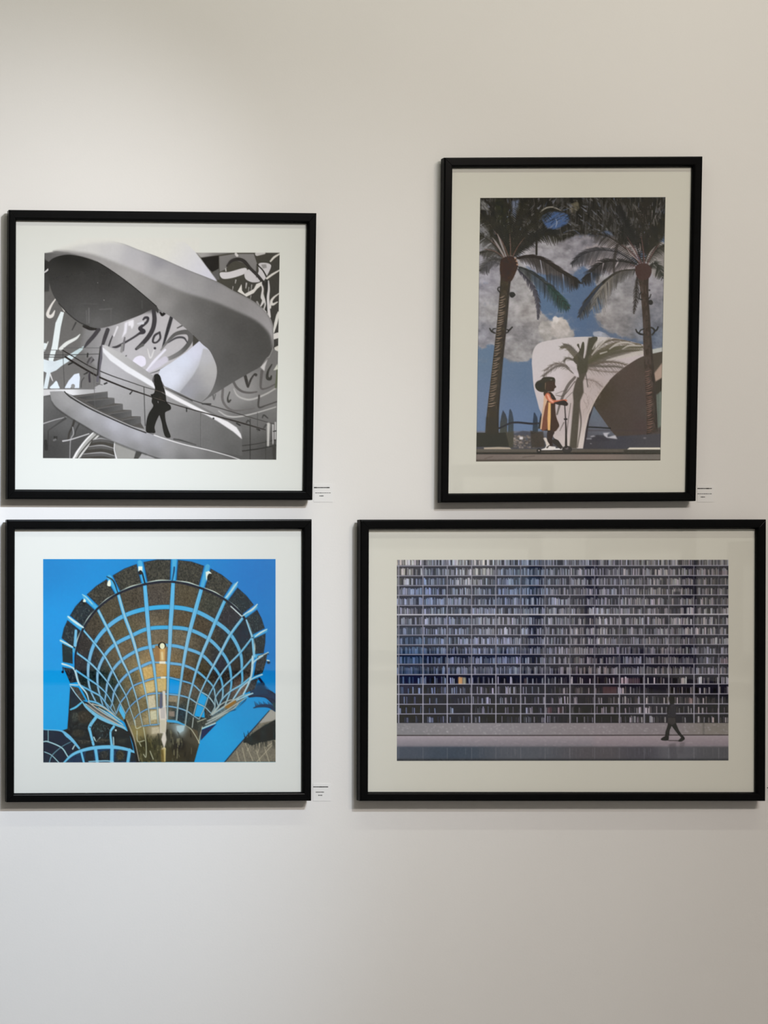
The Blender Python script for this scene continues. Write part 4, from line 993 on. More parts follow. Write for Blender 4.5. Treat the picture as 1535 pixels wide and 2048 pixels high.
    for i in range(50):
        u, v = rng.uniform(860, 1000), rng.uniform(1380, 1640)
        S.stroke(F((u, v), (u + rng.uniform(-20, 20), v + rng.uniform(10, 40))), [.9, .5], (128, 110, 102), alpha=.45)
    S.poly(F((730, 1260), (790, 1250), (820, 1320), (830, 1370), (800, 1350), (760, 1300)), (200, 192, 192), smooth=3, alpha=.9)
    for (P, w) in ((D((600, 1060), (720, 980), (860, 960), (980, 990)), [2, 4, 4, 2]), (D((800, 1060), (900, 1010), (1080, 1010)), [1.5, 3, 2]), (D((330, 1150), (420, 1040), (560, 900)), [2, 3, 3]), (D((340, 1060), (400, 960), (480, 890)), [2, 3.5, 3]), (D((560, 1230), (800, 1180), (1100, 1110)), [2, 7, 8]), (D((460, 1130), (560, 1100)), [3, 2])):
        S.stroke(P, w, (190, 184, 174), alpha=.85, soft=.9)
    S.setclip()

    # ground
    S.rect(945, 898, 1338, 930, ramp((1000, 898), (1000, 922), (86, 80, 72), (122, 112, 104)))
    S.poly(E((50, 960), (400, 965), (520, 960), (560, 1180), (50, 1180)), (46, 46, 42))
    S.poly(E((170, 1190), (400, 1182), (570, 1190), (590, 1215), (170, 1215)), (172, 158, 136))
    S.rect(945, 902.5, 1338, 905.5, (84, 78, 68), blur=.5)
    S.rect(945, 905, 1338, 908.6, (36, 30, 24), blur=.5)
    S.rect(945, 908.6, 1338, 921.5, shade([((980, 914), (112, 100, 92)), ((1100, 914), (122, 110, 100)), ((1200, 915), (128, 114, 104)), ((1300, 916), (110, 104, 96))], 2))
    S.rect(945, 919, 1338, 926, (78, 70, 62), blur=1)
    S.poly(G((870, 1222), (905, 1190), (1380, 1190), (1385, 1222)), (216, 210, 190))
    S.rect(*G((820, 1225))[0], *G((1385, 1280))[0], (60, 58, 52), blur=.6)
    S.stroke(E((180, 1360), (300, 1330)), 1, (80, 72, 64))
    S.stroke(E((760, 1340), (950, 1320)), 1, (84, 76, 68))
    S.poly(E((500, 960), (630, 940), (620, 1190), (560, 1190)), (70, 66, 54), alpha=.8, blur=.6)
    S.poly(E((880, 930), (1000, 950), (1080, 940), (1100, 1180), (900, 1190)), (58, 52, 48), alpha=.9, blur=.8)
    S.poly(F((690, 1885), (640, 1810), (680, 1830), (720, 1890)), (50, 46, 44))

    # palms
    def trunk(L, R, c0, c1, rings, seed):
        P = crom(L, 8).tolist() + crom(R[::-1], 8).tolist()
        Lc, Rc = crom(L, 24), crom(R, 24)
        S.poly(P, lambda X, Y: rgb(c0) + ((fbm(X * .25, Y * .12, seed, 3) - .5) * 34)[..., None])
        n = len(Lc)
        for f in np.linspace(rings[0], rings[1], rings[2]):
            y = Lc[0, 1] + f * (Lc[-1, 1] - Lc[0, 1])
            a = np.array([np.interp(y, Lc[:, 1], Lc[:, 0]), y])
            b = np.array([np.interp(y, Rc[:, 1], Rc[:, 0]), y])
            w = rng.uniform(.45, .7)
            tilt = rng.uniform(-1.5, 2.5)
            p0 = a + (b - a) * .07 + (0, 2)
            p1 = a + (b - a) * w + (0, -tilt - 1)
            S.stroke([p0, (p0 + p1) / 2 + (0, .8), p1], [1.2, 2.2, .8], tuple(rgb(c1) * rng.uniform(.8, 1.15)), alpha=.8)
            S.stroke([p0 + (0, 2.6), (p0 + p1) / 2 + (0, 3.4), p1 + (0, 3)], [1, 1.8, .8], tuple(rgb(c0) * .6), alpha=.7)
        S.stroke(Rc - (1.8, 0), 3.4, tuple(rgb(c0) * .62), alpha=.65, smooth=0, soft=1.5)

    def frond(P, n, ln, col, w=1.8, hang=.5, al=.9, both=True):
        Q = crom(P, 12)
        T = np.gradient(Q, axis=0)
        for i in np.linspace(1, len(Q) - 1, int(n * 1.3)).astype(int):
            d = T[i] / (np.hypot(*T[i]) + 1e-6)
            for s in ((-1, 1) if both else (1,)):
                L = ln * rng.uniform(.65, 1.1) * np.sin(.35 + 2.6 * i / len(Q))
                nrm = np.array([-d[1], d[0]]) * s
                e = Q[i] + d * L * .55 + nrm * L * .7 + (0, hang * L)
                k = rng.uniform(.7, 1.25)
                S.stroke([Q[i], Q[i] * .45 + e * .55 + (0, -hang * L * .12), e], [2.0, 1.6, .5], tuple(np.clip(rgb(col) * .88 * k, 0, 255)), alpha=al)
        S.stroke(Q, [w, w * .8, w * .4], tuple(rgb(col) * .8), smooth=0)

    G1, G2, G3 = (54, 52, 44), (66, 64, 58), (44, 44, 46)
    # dense upper foliage
    sl, m = S.polymask(F((100, 50), (760, 50), (1470, 50), (1465, 330), (1400, 420), (1330, 480), (1240, 400), (1130, 400), (1060, 300), (900, 330), (800, 330), (690, 380), (640, 320), (560, 340), (500, 400), (390, 460), (330, 470), (250, 480), (200, 400), (150, 260), (100, 200)), 5)
    X, Y = S.grid(sl)
    n = fbm(X * .2, Y * .06, 61, 4)
    m = np.clip(m * 1.6 - .25 + (n - .5) * 1.1, 0, 1)
    S.put(sl, m, lambda X, Y: np.array([52, 50, 46]) + ((fbm(X * .3, Y * .07, 66, 4) - .5) * 76)[..., None] * np.array([.95, .97, 1.05]))
    S.poly(F((560, 190), (620, 160), (740, 175), (755, 230), (700, 270), (620, 290), (570, 240)), (68, 92, 134), smooth=5, blur=2)
    S.stroke(A((1035, 300), (1120, 240), (1230, 225), (1350, 275)), [1, 2.4, 2.4, 1], (150, 146, 132))
    S.stroke(A((1270, 400), (1290, 460), (1270, 530)), [.8, 1.6, .8], (150, 160, 176))
    S.poly(A((600, 130), (720, 110), (690, 250), (650, 420), (610, 330)), (104, 116, 140), blur=1.5, alpha=.8)
    S.poly(A((120, 110), (200, 160), (250, 280), (130, 260)), (128, 128, 124), blur=1.5, alpha=.85)
    S.poly(A((1465, 250), (1535, 200), (1535, 340)), (120, 112, 98), blur=1.5, alpha=.8)
    S.poly(B((0, 180), (120, 130), (140, 240), (60, 330), (0, 280)), (112, 106, 86), blur=2, alpha=.8)
    for i in range(420):
        u, v = rng.uniform(100, 1460), rng.uniform(55, 330)
        cx = 310 if u < 760 else 1290
        ang = np.arctan2(v - 520, u - cx) + rng.uniform(-.22, .22)
        L = rng.uniform(25, 90)
        k = rng.choice([30, 40, 52, 70, 96, 128], p=[.2, .25, .22, .16, .1, .07])
        S.stroke(F((u, v), (u + np.cos(ang) * L * .5, v + np.sin(ang) * L * .5 + 4), (u + np.cos(ang) * L, v + np.sin(ang) * L + 14)), [1.4, 1.2, .5], (k, k * .98, k * .93), alpha=.6)
    for i in range(150):
        u, v = rng.uniform(760, 1180), rng.uniform(70, 250)
        k = rng.choice([40, 56, 76, 104])
        S.stroke(F((u, v), (u + rng.uniform(-12, 6), v + rng.uniform(40, 140))), [.9, .6], (k, k, k * 1.03), alpha=.5)
    for i in range(26):
        u, v = rng.uniform(1180, 1420), rng.uniform(90, 230)
        S.stroke(F((u, v), (u + rng.uniform(-10, 30), v + rng.uniform(30, 70))), [1.2, .5], (136, 130, 126), alpha=.55)
    for i in range(110):
        u, v = rng.uniform(110, 1450), rng.uniform(60, 330)
        cx = 310 if u < 760 else 1290
        ang = np.arctan2(v - 520, u - cx) + rng.uniform(-.3, .3)
        L = rng.uniform(15, 60)
        S.stroke(F((u, v), (u + np.cos(ang) * L, v + np.sin(ang) * L + 6)), [rng.uniform(1, 3.2), .6], (124, 128, 138) if rng.rand() < .7 else (96, 112, 142), alpha=rng.uniform(.3, .75))
    # left palm: fans rising from the crown
    for (P, n, ln, c) in ((F((310, 500), (240, 330), (170, 220), (110, 180)), 30, 26, G1), (F((310, 500), (210, 400), (130, 340), (100, 340)), 24, 20, G2), (F((300, 500), (200, 450), (110, 460)), 20, 16, G2), (F((290, 520), (190, 510), (110, 590)), 20, 20, (74, 72, 70)), (F((320, 490), (300, 300), (270, 150), (240, 60)), 34, 26, (48, 50, 34)), (F((330, 490), (350, 300), (400, 150), (440, 60)), 34, 26, G1), (F((340, 490), (420, 330), (520, 210), (640, 140)), 34, 26, G1), (F((350, 490), (450, 380), (560, 310), (680, 300)), 30, 22, G3), (F((360, 480), (500, 340), (620, 330), (690, 360)), 22, 20, G1)):
        frond(P, n, ln, c, 2.2, .35)
    for P in (F((320, 500), (270, 380), (210, 300)), F((310, 505), (240, 420), (180, 360)), F((300, 510), (220, 450), (140, 430)), F((330, 500), (330, 400), (325, 320)), F((340, 500), (380, 420), (430, 350))):
        S.stroke(P, [3, 2, 1], (112, 84, 76), alpha=.7)
    for P in (F((290, 500), (240, 410), (200, 350)), F((300, 490), (262, 390), (235, 320))):
        S.stroke(P, [2.4, 4, 1], (158, 150, 146), alpha=.8)
    frond(F((380, 495), (480, 485), (580, 520), (680, 590), (770, 640), (830, 680)), 44, 30, (56, 50, 46), 3.6, .55)
    S.stroke(F((385, 500), (430, 488), (520, 490), (600, 520)), [4, 6, 6, 5], (46, 40, 40))
    frond(F((385, 560), (470, 600), (580, 680), (680, 780), (750, 860)), 40, 22, (58, 62, 62), 1.6, .5)
    frond(F((600, 690), (680, 780), (755, 865)), 18, 20, (46, 72, 66), 1.6, .4)
    frond(F((385, 580), (450, 650), (510, 740), (535, 850), (530, 940)), 30, 9, (66, 64, 74), 2.4, .5)
    S.stroke(F((480, 680), (515, 770), (530, 850), (532, 940)), [4, 7, 6, 3], (74, 72, 82), alpha=.75, soft=1.5)
    frond(F((250, 540), (180, 530), (120, 600)), 14, 14, (86, 84, 88), 1.4, .6, .8)
    S.stroke(F((520, 380), (520, 470)), [4, 4], (46, 42, 40))
    # right palm
    for (P, n, ln, c) in ((F((1290, 540), (1240, 380), (1180, 250), (1120, 120)), 34, 26, G3), (F((1300, 530), (1300, 330), (1310, 180), (1320, 60)), 34, 26, (56, 52, 48)), (F((1310, 530), (1380, 380), (1430, 260), (1460, 180)), 30, 24, G1), (F((1330, 530), (1400, 440), (1460, 400)), 18, 16, G2), (F((1270, 540), (1160, 420), (1040, 340), (920, 320)), 36, 24, (60, 56, 52)), (F((1260, 550), (1120, 460), (980, 440), (860, 470), (780, 540)), 40, 24, (66, 66, 70)), (F((1250, 540), (1120, 520), (1010, 530), (920, 600), (860, 680)), 34, 26, (50, 48, 48)), (F((1340, 560), (1400, 540), (1440, 640)), 16, 18, (58, 60, 54))):
        frond(P, n, ln, c, 2, .45)
    frond(F((1250, 580), (1120, 600), (1000, 690), (900, 800), (835, 920)), 46, 24, (70, 66, 60), 2.2, .75)
    frond(F((1080, 630), (1000, 720), (930, 860)), 16, 26, (138, 132, 120), 1, .9, .7)
    S.stroke(F((1000, 680), (920, 780), (860, 860), (832, 925)), [2, 5, 7, 3], (52, 58, 70))
    frond(F((1260, 620), (1250, 700), (1245, 800), (1232, 900)), 18, 9, (66, 60, 58), 3, .6)
    S.stroke(F((1110, 400), (1090, 500), (1085, 600)), [5, 6, 4], (56, 52, 50), alpha=.8)
    for P in (F((1300, 560), (1240, 440), (1180, 340)), F((1295, 570), (1220, 460), (1140, 400)), F((1310, 560), (1300, 440), (1285, 340)), F((1320, 560), (1370, 460), (1420, 390)), F((1290, 580), (1200, 540))):
        S.stroke(P, [3.6, 2.4, 1], (98, 70, 68), alpha=.75)
    for P in (F((1260, 500), (1230, 440), (1190, 380)), F((1270, 520), (1210, 470), (1180, 430)), F((1320, 520), (1350, 460), (1390, 410)), F((1280, 440), (1275, 390))):
        S.stroke(P, [1.4, 2.4, .8], (164, 150, 146), alpha=.8)
    for i in range(30):
        u, v = rng.uniform(880, 1120), rng.uniform(270, 360)
        S.dot(*F((u, v))[0], rng.uniform(.8, 2.2), rng.uniform(.6, 1.4), rng.choice([150, 120, 170]), alpha=.5, blur=.5)
    # trunks
    trunk(F((262, 500), (258, 590), (255, 680), (238, 900), (212, 1150), (180, 1430), (155, 1650), (145, 1780)), F((375, 500), (360, 580), (330, 680), (315, 850), (300, 1020), (275, 1250), (258, 1450), (245, 1620), (242, 1780)), (58, 50, 40), (142, 122, 104), (.22, .84, 44), 71)
    S.poly(F((255, 530), (290, 490), (350, 490), (385, 540), (370, 600), (330, 670), (262, 640)), lambda X, Y: np.array([58, 40, 30]) + ((fbm(X * .3, Y * .3, 4, 3) - .5) * 40)[..., None], smooth=4)
    for (u, v) in ((375, 520), (380, 545), (365, 500)):
        S.dot(*F((u, v))[0], 1.8, 1.6, (190, 150, 124), blur=.4)
    S.rect(*F((150, 1660))[0], *F((243, 1790))[0], (46, 44, 40), alpha=.6, blur=1.5)
    trunk(F((1240, 560), (1262, 640), (1280, 760), (1296, 950), (1300, 1130), (1310, 1350), (1322, 1600), (1325, 1790)), F((1365, 560), (1340, 640), (1338, 760), (1350, 950), (1362, 1120), (1380, 1350), (1398, 1600), (1405, 1760)), (68, 56, 50), (128, 96, 84), (.62, .98, 30), 81)
    S.poly(F((1240, 575), (1270, 540), (1330, 540), (1362, 590), (1335, 650), (1265, 650)), (72, 52, 50), smooth=4)
    # brackets and lamps on the trunks
    BK = (34, 32, 32)
    for (P, w) in ((C((260, 745), (285, 785), (325, 810), (345, 815)), [2.4, 3, 3, 2]), (C((350, 745), (310, 755), (300, 790)), [2, 2.2, 2]), (C((505, 760), (540, 765), (540, 800), (510, 815)), [2, 2, 2.4, 2.2]), (C((545, 785), (580, 750), (605, 725)), [3, 3, 2.6]), (C((440, 110), (395, 115), (385, 150), (420, 195)), [2, 2.2, 2.4, 2]),
                   (D((1005, 760), (1025, 800), (1075, 830), (1130, 840)), [2.4, 3, 3.6, 3]), (D((1130, 750), (1080, 770), (1060, 800)), [2, 2.4, 2]), (D((1240, 730), (1275, 750), (1290, 790), (1255, 840)), [3, 3.4, 3, 3]), (D((1290, 790), (1330, 760), (1345, 720)), [3, 3, 2.6]), (D((1085, 190), (1060, 230), (1060, 290), (1100, 300)), [2, 2, 2.4, 2]), (D((1195, 290), (1220, 265), (1235, 220)), [2.4, 2.2, 2])):
        S.stroke(P, w, BK)
    S.poly(C((565, 195), (620, 185), (655, 225), (630, 260), (600, 272), (570, 250)), BK, smooth=3)
    S.poly(D((1200, 320), (1240, 305), (1268, 345), (1250, 380), (1210, 375)), BK, smooth=3)
    S.dot(*D((1213, 157))[0], 1.8, 1.8, BK)
    # child on the scooter
    S.poly(E((1085, 345), (1160, 340), (1205, 345), (1270, 440), (1265, 560), (1280, 720), (1325, 840), (1310, 890), (1250, 950), (1140, 935), (1035, 910), (1050, 760), (1080, 560), (1100, 440)), (66, 46, 32), smooth=3)
    S.poly(E((1140, 490), (1190, 520), (1160, 700), (1150, 900), (1075, 935), (1050, 905), (1075, 740), (1105, 560)), (120, 70, 52))
    S.poly(E((1090, 400), (1110, 390), (1150, 450), (1110, 560), (1075, 740), (1055, 912), (1032, 908), (1055, 720), (1080, 560)), (206, 168, 132))
    S.poly(E((1160, 490), (1195, 510), (1195, 700), (1185, 925), (1150, 925), (1145, 740)), (226, 176, 104))
    S.poly(E((1110, 380), (1150, 350), (1190, 380), (1210, 440), (1290, 465), (1420, 450), (1440, 480), (1300, 500), (1215, 515), (1170, 490), (1120, 430)), (196, 104, 74), smooth=3)
    S.stroke(E((1150, 385), (1180, 450), (1230, 490)), [3, 4, 3], (232, 164, 132), soft=1)
    S.poly(E((1190, 350), (1230, 380), (1280, 450), (1230, 460), (1195, 410)), (52, 38, 30))
    S.poly(E((1240, 505), (1320, 480), (1400, 465), (1440, 490), (1462, 520), (1440, 552), (1370, 540), (1300, 530)), (50, 30, 28), smooth=3)
    S.poly(E((955, 225), (985, 175), (1040, 150), (1080, 115), (1160, 105), (1240, 115), (1265, 155), (1262, 225), (1280, 260), (1250, 290), (1240, 325), (1160, 335), (1060, 340), (1000, 320), (965, 280)), (52, 48, 40), smooth=4)
    S.poly(E((1115, 190), (1250, 170), (1262, 230), (1278, 260), (1250, 290), (1238, 322), (1150, 330), (1110, 260)), (64, 46, 36), smooth=3)
    S.stroke(E((1115, 200), (1110, 300)), [1.6, 1], (116, 100, 80))
    S.dot(*E((1030, 230))[0], 5, 4, (40, 38, 34), blur=1)
    S.dot(*E((1200, 150))[0], 3, 1, (104, 98, 86), blur=.4)
    S.poly(E((1150, 935), (1250, 950), (1230, 1010), (1210, 1090), (1230, 1160), (1170, 1160), (1140, 1060)), (52, 38, 32), smooth=3)
    S.poly(E((1080, 1050), (1125, 1040), (1150, 1100), (1180, 1150), (1130, 1160), (1110, 1100)), (206, 196, 182), smooth=3)
    S.poly(E((1060, 1215), (1110, 1195), (1130, 1155), (1170, 1165), (1220, 1175), (1270, 1180), (1260, 1215), (1220, 1232), (1060, 1232)), (218, 212, 202), smooth=3)
    S.stroke(E((1140, 1190), (1165, 1165)), [3, 2], (60, 54, 48))
    S.stroke(E((1260, 1215), (1390, 1210)), [3, 4], (224, 220, 216))
    S.stroke(E((1030, 1240), (1280, 1238), (1400, 1240)), [2, 2, 2], (36, 32, 30))
    S.dot(*E((1015, 1240))[0], 5, 4.4, (36, 30, 28))
    S.dot(*E((1015, 1235))[0], 1.6, 1.4, (170, 160, 150))
    S.dot(*E((1445, 1220))[0], 10, 7.4, (52, 48, 48))
    S.dot(*E((1440, 1200))[0], 3.6, 2.6, (104, 98, 98), blur=.6)
    S.stroke(E((1410, 540), (1422, 740), (1430, 960), (1430, 1180)), [2, 2.4, 3.6, 5], (44, 36, 38))
    S.rect(*E((1398, 742))[0], *E((1450, 768))[0], (40, 34, 36))
    S.stroke(E((1230, 1090), (1300, 1150), (1350, 1200)), [6, 6, 4], (52, 46, 44))
    S.poly(E((905, 980), (1000, 960), (1080, 1010), (1100, 1180), (960, 1185), (900, 1150)), (64, 56, 50), alpha=.8, blur=1.2)
    X, Y = S.grid((slice(0, S.H), slice(0, S.W)))
    S.a += ((fbm(X * .4, Y * .4, 45, 3) - .5) * 8)[..., None]
    S.a += (S.a.mean(axis=2, keepdims=True) - S.a) * .14
    keep = S.a.copy()
    S.a[:] = PAPER
    quad = [(959.6, 395.8), (1330.2, 394.2), (1320, 921), (951.4, 923)]
    sl, m = S.polymask(quad)
    S.a[sl] = S.a[sl] * (1 - m[..., None]) + keep[sl] * m[..., None]
    for (a, b, al) in ((quad[0], quad[1], .6), (quad[1], quad[2], .5), (quad[2], quad[3], .6), (quad[3], quad[0], .35)):
        S.stroke([a, b], 1.6, (44, 42, 30), alpha=al)
    return S


def paint_library():
    """muted colour photograph: a dark figure walks past a wall of bookshelves"""
    PAPER = (196, 194, 178)
    S = Sheet(788, 1112, 1462, 1528, PAPER)
    F = view(770, 1100, 2.162)
    H = view(1250, 1290, 6.977)
    K = view(785, 1290, 6.977)
    rng = np.random.RandomState(12)
    k = 1 / 2.162
    tint = shade([((800, 1130), (128, 124, 118)), ((960, 1130), (124, 124, 122)), ((850, 1190), (74, 88, 112)), ((1000, 1190), (82, 94, 116)), ((1040, 1160), (88, 100, 116)), ((1200, 1190), (96, 98, 108)), ((1350, 1150), (106, 104, 104)), ((1430, 1180), (92, 90, 90)), ((830, 1240), (104, 106, 114)), ((1000, 1250), (112, 114, 120)), ((1200, 1250), (118, 116, 118)), ((1400, 1250), (112, 110, 110)), ((840, 1300), (66, 82, 106)), ((1000, 1310), (86, 96, 118)), ((1250, 1310), (92, 92, 102)), ((1400, 1320), (88, 88, 96)), ((820, 1380), (56, 64, 84)), ((1000, 1380), (78, 78, 86)), ((1200, 1370), (96, 88, 88)), ((1350, 1370), (98, 94, 92)), ((820, 1430), (50, 54, 66)), ((1000, 1430), (60, 60, 66)), ((1200, 1430), (62, 58, 62)), ((1420, 1430), (74, 70, 70))], 3, 14)
    dark = lambda X, Y: tint(X, Y) * .5 + np.array([2, 2, 10])
    S.rect(*F((40, 36))[0], *F((1492, 750))[0], dark)
    cols = [58, 163, 268, 373, 478, 585, 691, 798, 905, 1012, 1119, 1225, 1334, 1441, 1490]
    rows = [28, 68, 111, 153, 195, 239, 279, 324, 367, 409, 451, 493, 538, 580, 623, 666, 708, 748]
    colsx = [44] + cols
    arr = S.a
    for r in range(len(rows) - 1):
        v0, v1 = rows[r], rows[r + 1]
        yb = 1100 + (v1 - 2) * k
        low = r >= 12
        for c in range(len(colsx) - 1):
            u0, u1 = colsx[c] + 3, colsx[c + 1] - 2
            u = u0 + rng.uniform(0, 2)
            dens = rng.uniform(.55, .95) if low else rng.uniform(.85, 1.0)
            run = 1.0
            while u < u1 - 2:
                w = rng.choice([2.6, 3.2, 4, 5.2, 7], p=[.24, .28, .26, .15, .07])
                if rng.rand() > dens or (low and rng.rand() < .22):
                    u += w * rng.uniform(.8, 2)
                    continue
                h = (v1 - v0) * rng.uniform(.52, .74)
                x = 770 + u / 2.162 + .5 * w * k
                t = tint(np.array([[x]]), np.array([[yb - 6]]))[0, 0]
                if low:
                    g = rng.choice([.4, .7, 1.05, 1.7, 2.2], p=[.28, .26, .18, .15, .13])
                else:
                    g = rng.choice([.55, .8, 1.1, 1.4, 1.65], p=[.14, .20, .26, .24, .16])
                col = np.clip(t * g * np.array([1 + rng.uniform(-.05, .06), 1, 1 + rng.uniform(-.06, .08)]) + 6, 0, 225)
                lean = rng.uniform(-.8, .8) if rng.rand() < .2 else 0
                xa, xb = 770 + u / 2.162, 770 + min(u + w * .92, u1) / 2.162
                yt = yb - h * k
                S.poly([(xa + lean, yt), (xb + lean, yt), (xb, yb), (xa, yb)], tuple(col))
                u += w
    # accents
    S.rect(*K((915, 450))[0], *K((972, 548))[0], (206, 150, 92), blur=.4)
    S.rect(*K((980, 455))[0], *K((1018, 548))[0], (150, 150, 128), blur=.4)
    for (u, v, w, h, c) in ((940, 592, 60, 30, (150, 84, 84)), (1020, 555, 80, 22, (140, 96, 104)), (700, 680, 20, 26, (150, 80, 90)), (600, 555, 12, 26, (170, 140, 132)), (745, 680, 20, 26, (120, 80, 84)), (1310, 640, 20, 24, (150, 100, 92)), (1450, 470, 30, 22, (140, 104, 112)), (1440, 90, 40, 20, (120, 92, 100))):
        S.rect(*F((u, v))[0], *F((u + w, v + h))[0], c, alpha=.32, blur=1)
    for (u, v, w, h) in ((1265, 458, 22, 32), (1420, 150, 14, 130), (1425, 330, 14, 40), (1430, 410, 14, 140), (1335, 45, 12, 200), (1245, 180, 30, 100), (1185, 130, 10, 22), (1120, 120, 10, 30)):
        S.rect(*F((u, v))[0], *F((u + w, v + h))[0], (34, 33, 44), alpha=.6, blur=1)
    # broad cool and dark patches over the shelves
    S.poly(F((60, 330), (160, 330), (160, 560), (60, 650)), (34, 66, 104), alpha=.28, blur=12)
    S.poly(F((540, 90), (660, 90), (640, 200), (560, 210)), (70, 100, 130), alpha=.22, blur=9)
    # shelves and uprights
    for r, v in enumerate(rows[1:-1]):
        b = v in (279,)
        g = 170 + (14 if r > 10 else 0)
        P = F((48, v + 1), (400, v), (800, v), (1200, v - .5), (1486, v - 1))
        S.stroke(np.asarray(P) + (0, 1.5), 2.2, (30, 30, 42), alpha=.55)
        S.stroke(P, [2.4, 2.4] if b else [1.5, 1.6, 1.5], (g + 30, g + 28, g + 32) if b else (g - 6, g - 8, g + 2), alpha=.95)
    for c in cols[:-1]:
        for r in range(len(rows) - 1):
            a = .95 if r >= 11 or c < 500 else .7
            g = 176 if r >= 11 else 160
            if c > 1200 and r < 11 and rng.rand() < .6 and c != 1225:
                a = .25
            S.stroke(F((c, rows[r]), (c, rows[r + 1])), 1.9 if r >= 12 else 1.5, (g, g - 2, g + 8), alpha=a)
    # plinth, floor and reflections
    S.rect(*F((40, 748))[0], *F((1492, 802))[0], shade([((800, 1455), (126, 124, 124)), ((1000, 1458), (136, 132, 134)), ((1200, 1458), (138, 130, 132)), ((1320, 1460), (134, 126, 128)), ((1440, 1458), (130, 124, 114))], 2))
    for i in range(420):
        u, v = rng.uniform(55, 1480), rng.uniform(756, 796)
        S.dot(*F((u, v))[0], rng.uniform(.6, 2.4), rng.uniform(.5, 1.3), (178, 172, 174), alpha=rng.uniform(.15, .6), blur=.4)
    S.rect(*F((40, 803))[0], *F((1492, 858))[0], ramp(F((0, 806))[0], F((0, 858))[0], (156, 146, 150), (116, 112, 118)))
    S.rect(*F((900, 803))[0], *F((1492, 858))[0], (166, 138, 142), alpha=.25, blur=8)
    for i in range(150):
        u, v = rng.uniform(300, 1480), rng.uniform(815, 852)
        S.dot(*F((u, v))[0], rng.uniform(1, 4), rng.uniform(.4, 1), (176, 166, 170), alpha=rng.uniform(.1, .35), blur=.6)
    S.rect(*F((40, 850))[0], *F((1492, 920))[0], shade([((810, 1500), (72, 80, 92)), ((900, 1510), (62, 74, 88)), ((1050, 1505), (84, 88, 96)), ((1200, 1505), (86, 82, 86)), ((1290, 1505), (76, 74, 82)), ((1340, 1500), (96, 96, 102)), ((1440, 1505), (84, 84, 88))], 2.5), blur=1.4)
    for c in cols[:-1]:
        S.stroke(F((c, 856), (c, 905)), 1, (126, 130, 138), alpha=.55)
    for i in range(60):
        u = rng.uniform(300, 1480)
        S.stroke(F((u, 858), (u, rng.uniform(870, 900))), .8, (128, 128, 134), alpha=.25)
    S.rect(*F((40, 903))[0], *F((1492, 916))[0], (46, 48, 52), blur=2, alpha=.8)
    S.stroke(F((48, 802), (600, 802), (1486, 800)), 1.8, (52, 44, 46))
    S.rect(*F((1372, 748))[0], *F((1380, 800))[0], (90, 84, 80), alpha=.5, blur=.6)
    S.poly(F((1225, 840), (1255, 835), (1262, 900), (1235, 910)), (70, 66, 72), alpha=.4, blur=2)
    S.poly(F((1275, 830), (1295, 830), (1285, 880), (1265, 880)), (80, 76, 80), alpha=.35, blur=2)
    # walking figure
    BK = (34, 31, 34)
    S.poly(H((605, 725), (640, 708), (675, 725), (690, 770), (680, 810), (640, 825), (615, 800)), (20, 18, 20), smooth=4)
    S.stroke(H((612, 750), (618, 790)), [3, 3], (58, 52, 52))
    S.poly(H((605, 830), (680, 820), (698, 900), (700, 1020), (590, 1020), (580, 930)), (54, 52, 58), smooth=3)
    S.stroke(H((600, 850), (590, 930)), [4, 4], (40, 38, 42))
    S.poly(H((585, 1005), (705, 1005), (708, 1100), (745, 1190), (800, 1270), (790, 1300), (745, 1260), (690, 1190), (645, 1130), (615, 1200), (605, 1290), (550, 1290), (560, 1220), (590, 1110)), BK)
    S.poly(H((590, 1010), (700, 1010), (700, 1090), (650, 1125), (590, 1090)), (70, 66, 66), alpha=.8, blur=1)
    S.poly(H((495, 1310), (545, 1275), (600, 1270), (595, 1330), (510, 1330)), (16, 12, 14), smooth=3)
    S.poly(H((735, 1335), (770, 1300), (800, 1265), (828, 1310), (785, 1345), (740, 1345)), (16, 12, 14), smooth=3)
    S.stroke(H((600, 1332), (740, 1335)), 1.6, (60, 52, 54))
    S.rect(*H((560, 1190))[0], *H((610, 1260))[0], (18, 14, 16), alpha=.5, blur=1.5)
    X, Y = S.grid((slice(0, S.H), slice(0, S.W)))
    S.a += ((fbm(X * .3, Y * .3, 55, 3) - .5) * 8)[..., None]
    S.a += (S.a.mean(axis=2, keepdims=True) - S.a) * .22
    keep = S.a.copy()
    S.a[:] = PAPER
    quad = [(793, 1119.6), (1456, 1119.4), (1456.2, 1521.2), (793, 1522)]
    sl, m = S.polymask(quad)
    S.a[sl] = S.a[sl] * (1 - m[..., None]) + keep[sl] * m[..., None]
    return S

# ---------------------------------------------------------------- materials
def lin(c):
    c = np.asarray(c, float) / 255.0
    return np.where(c <= 0.04045, c / 12.92, ((c + 0.055) / 1.055) ** 2.4)


def new_mat(name):
    m = bpy.data.materials.new(name)
    m.use_nodes = True
    nt = m.node_tree
    return m, nt, nt.nodes['Principled BSDF']


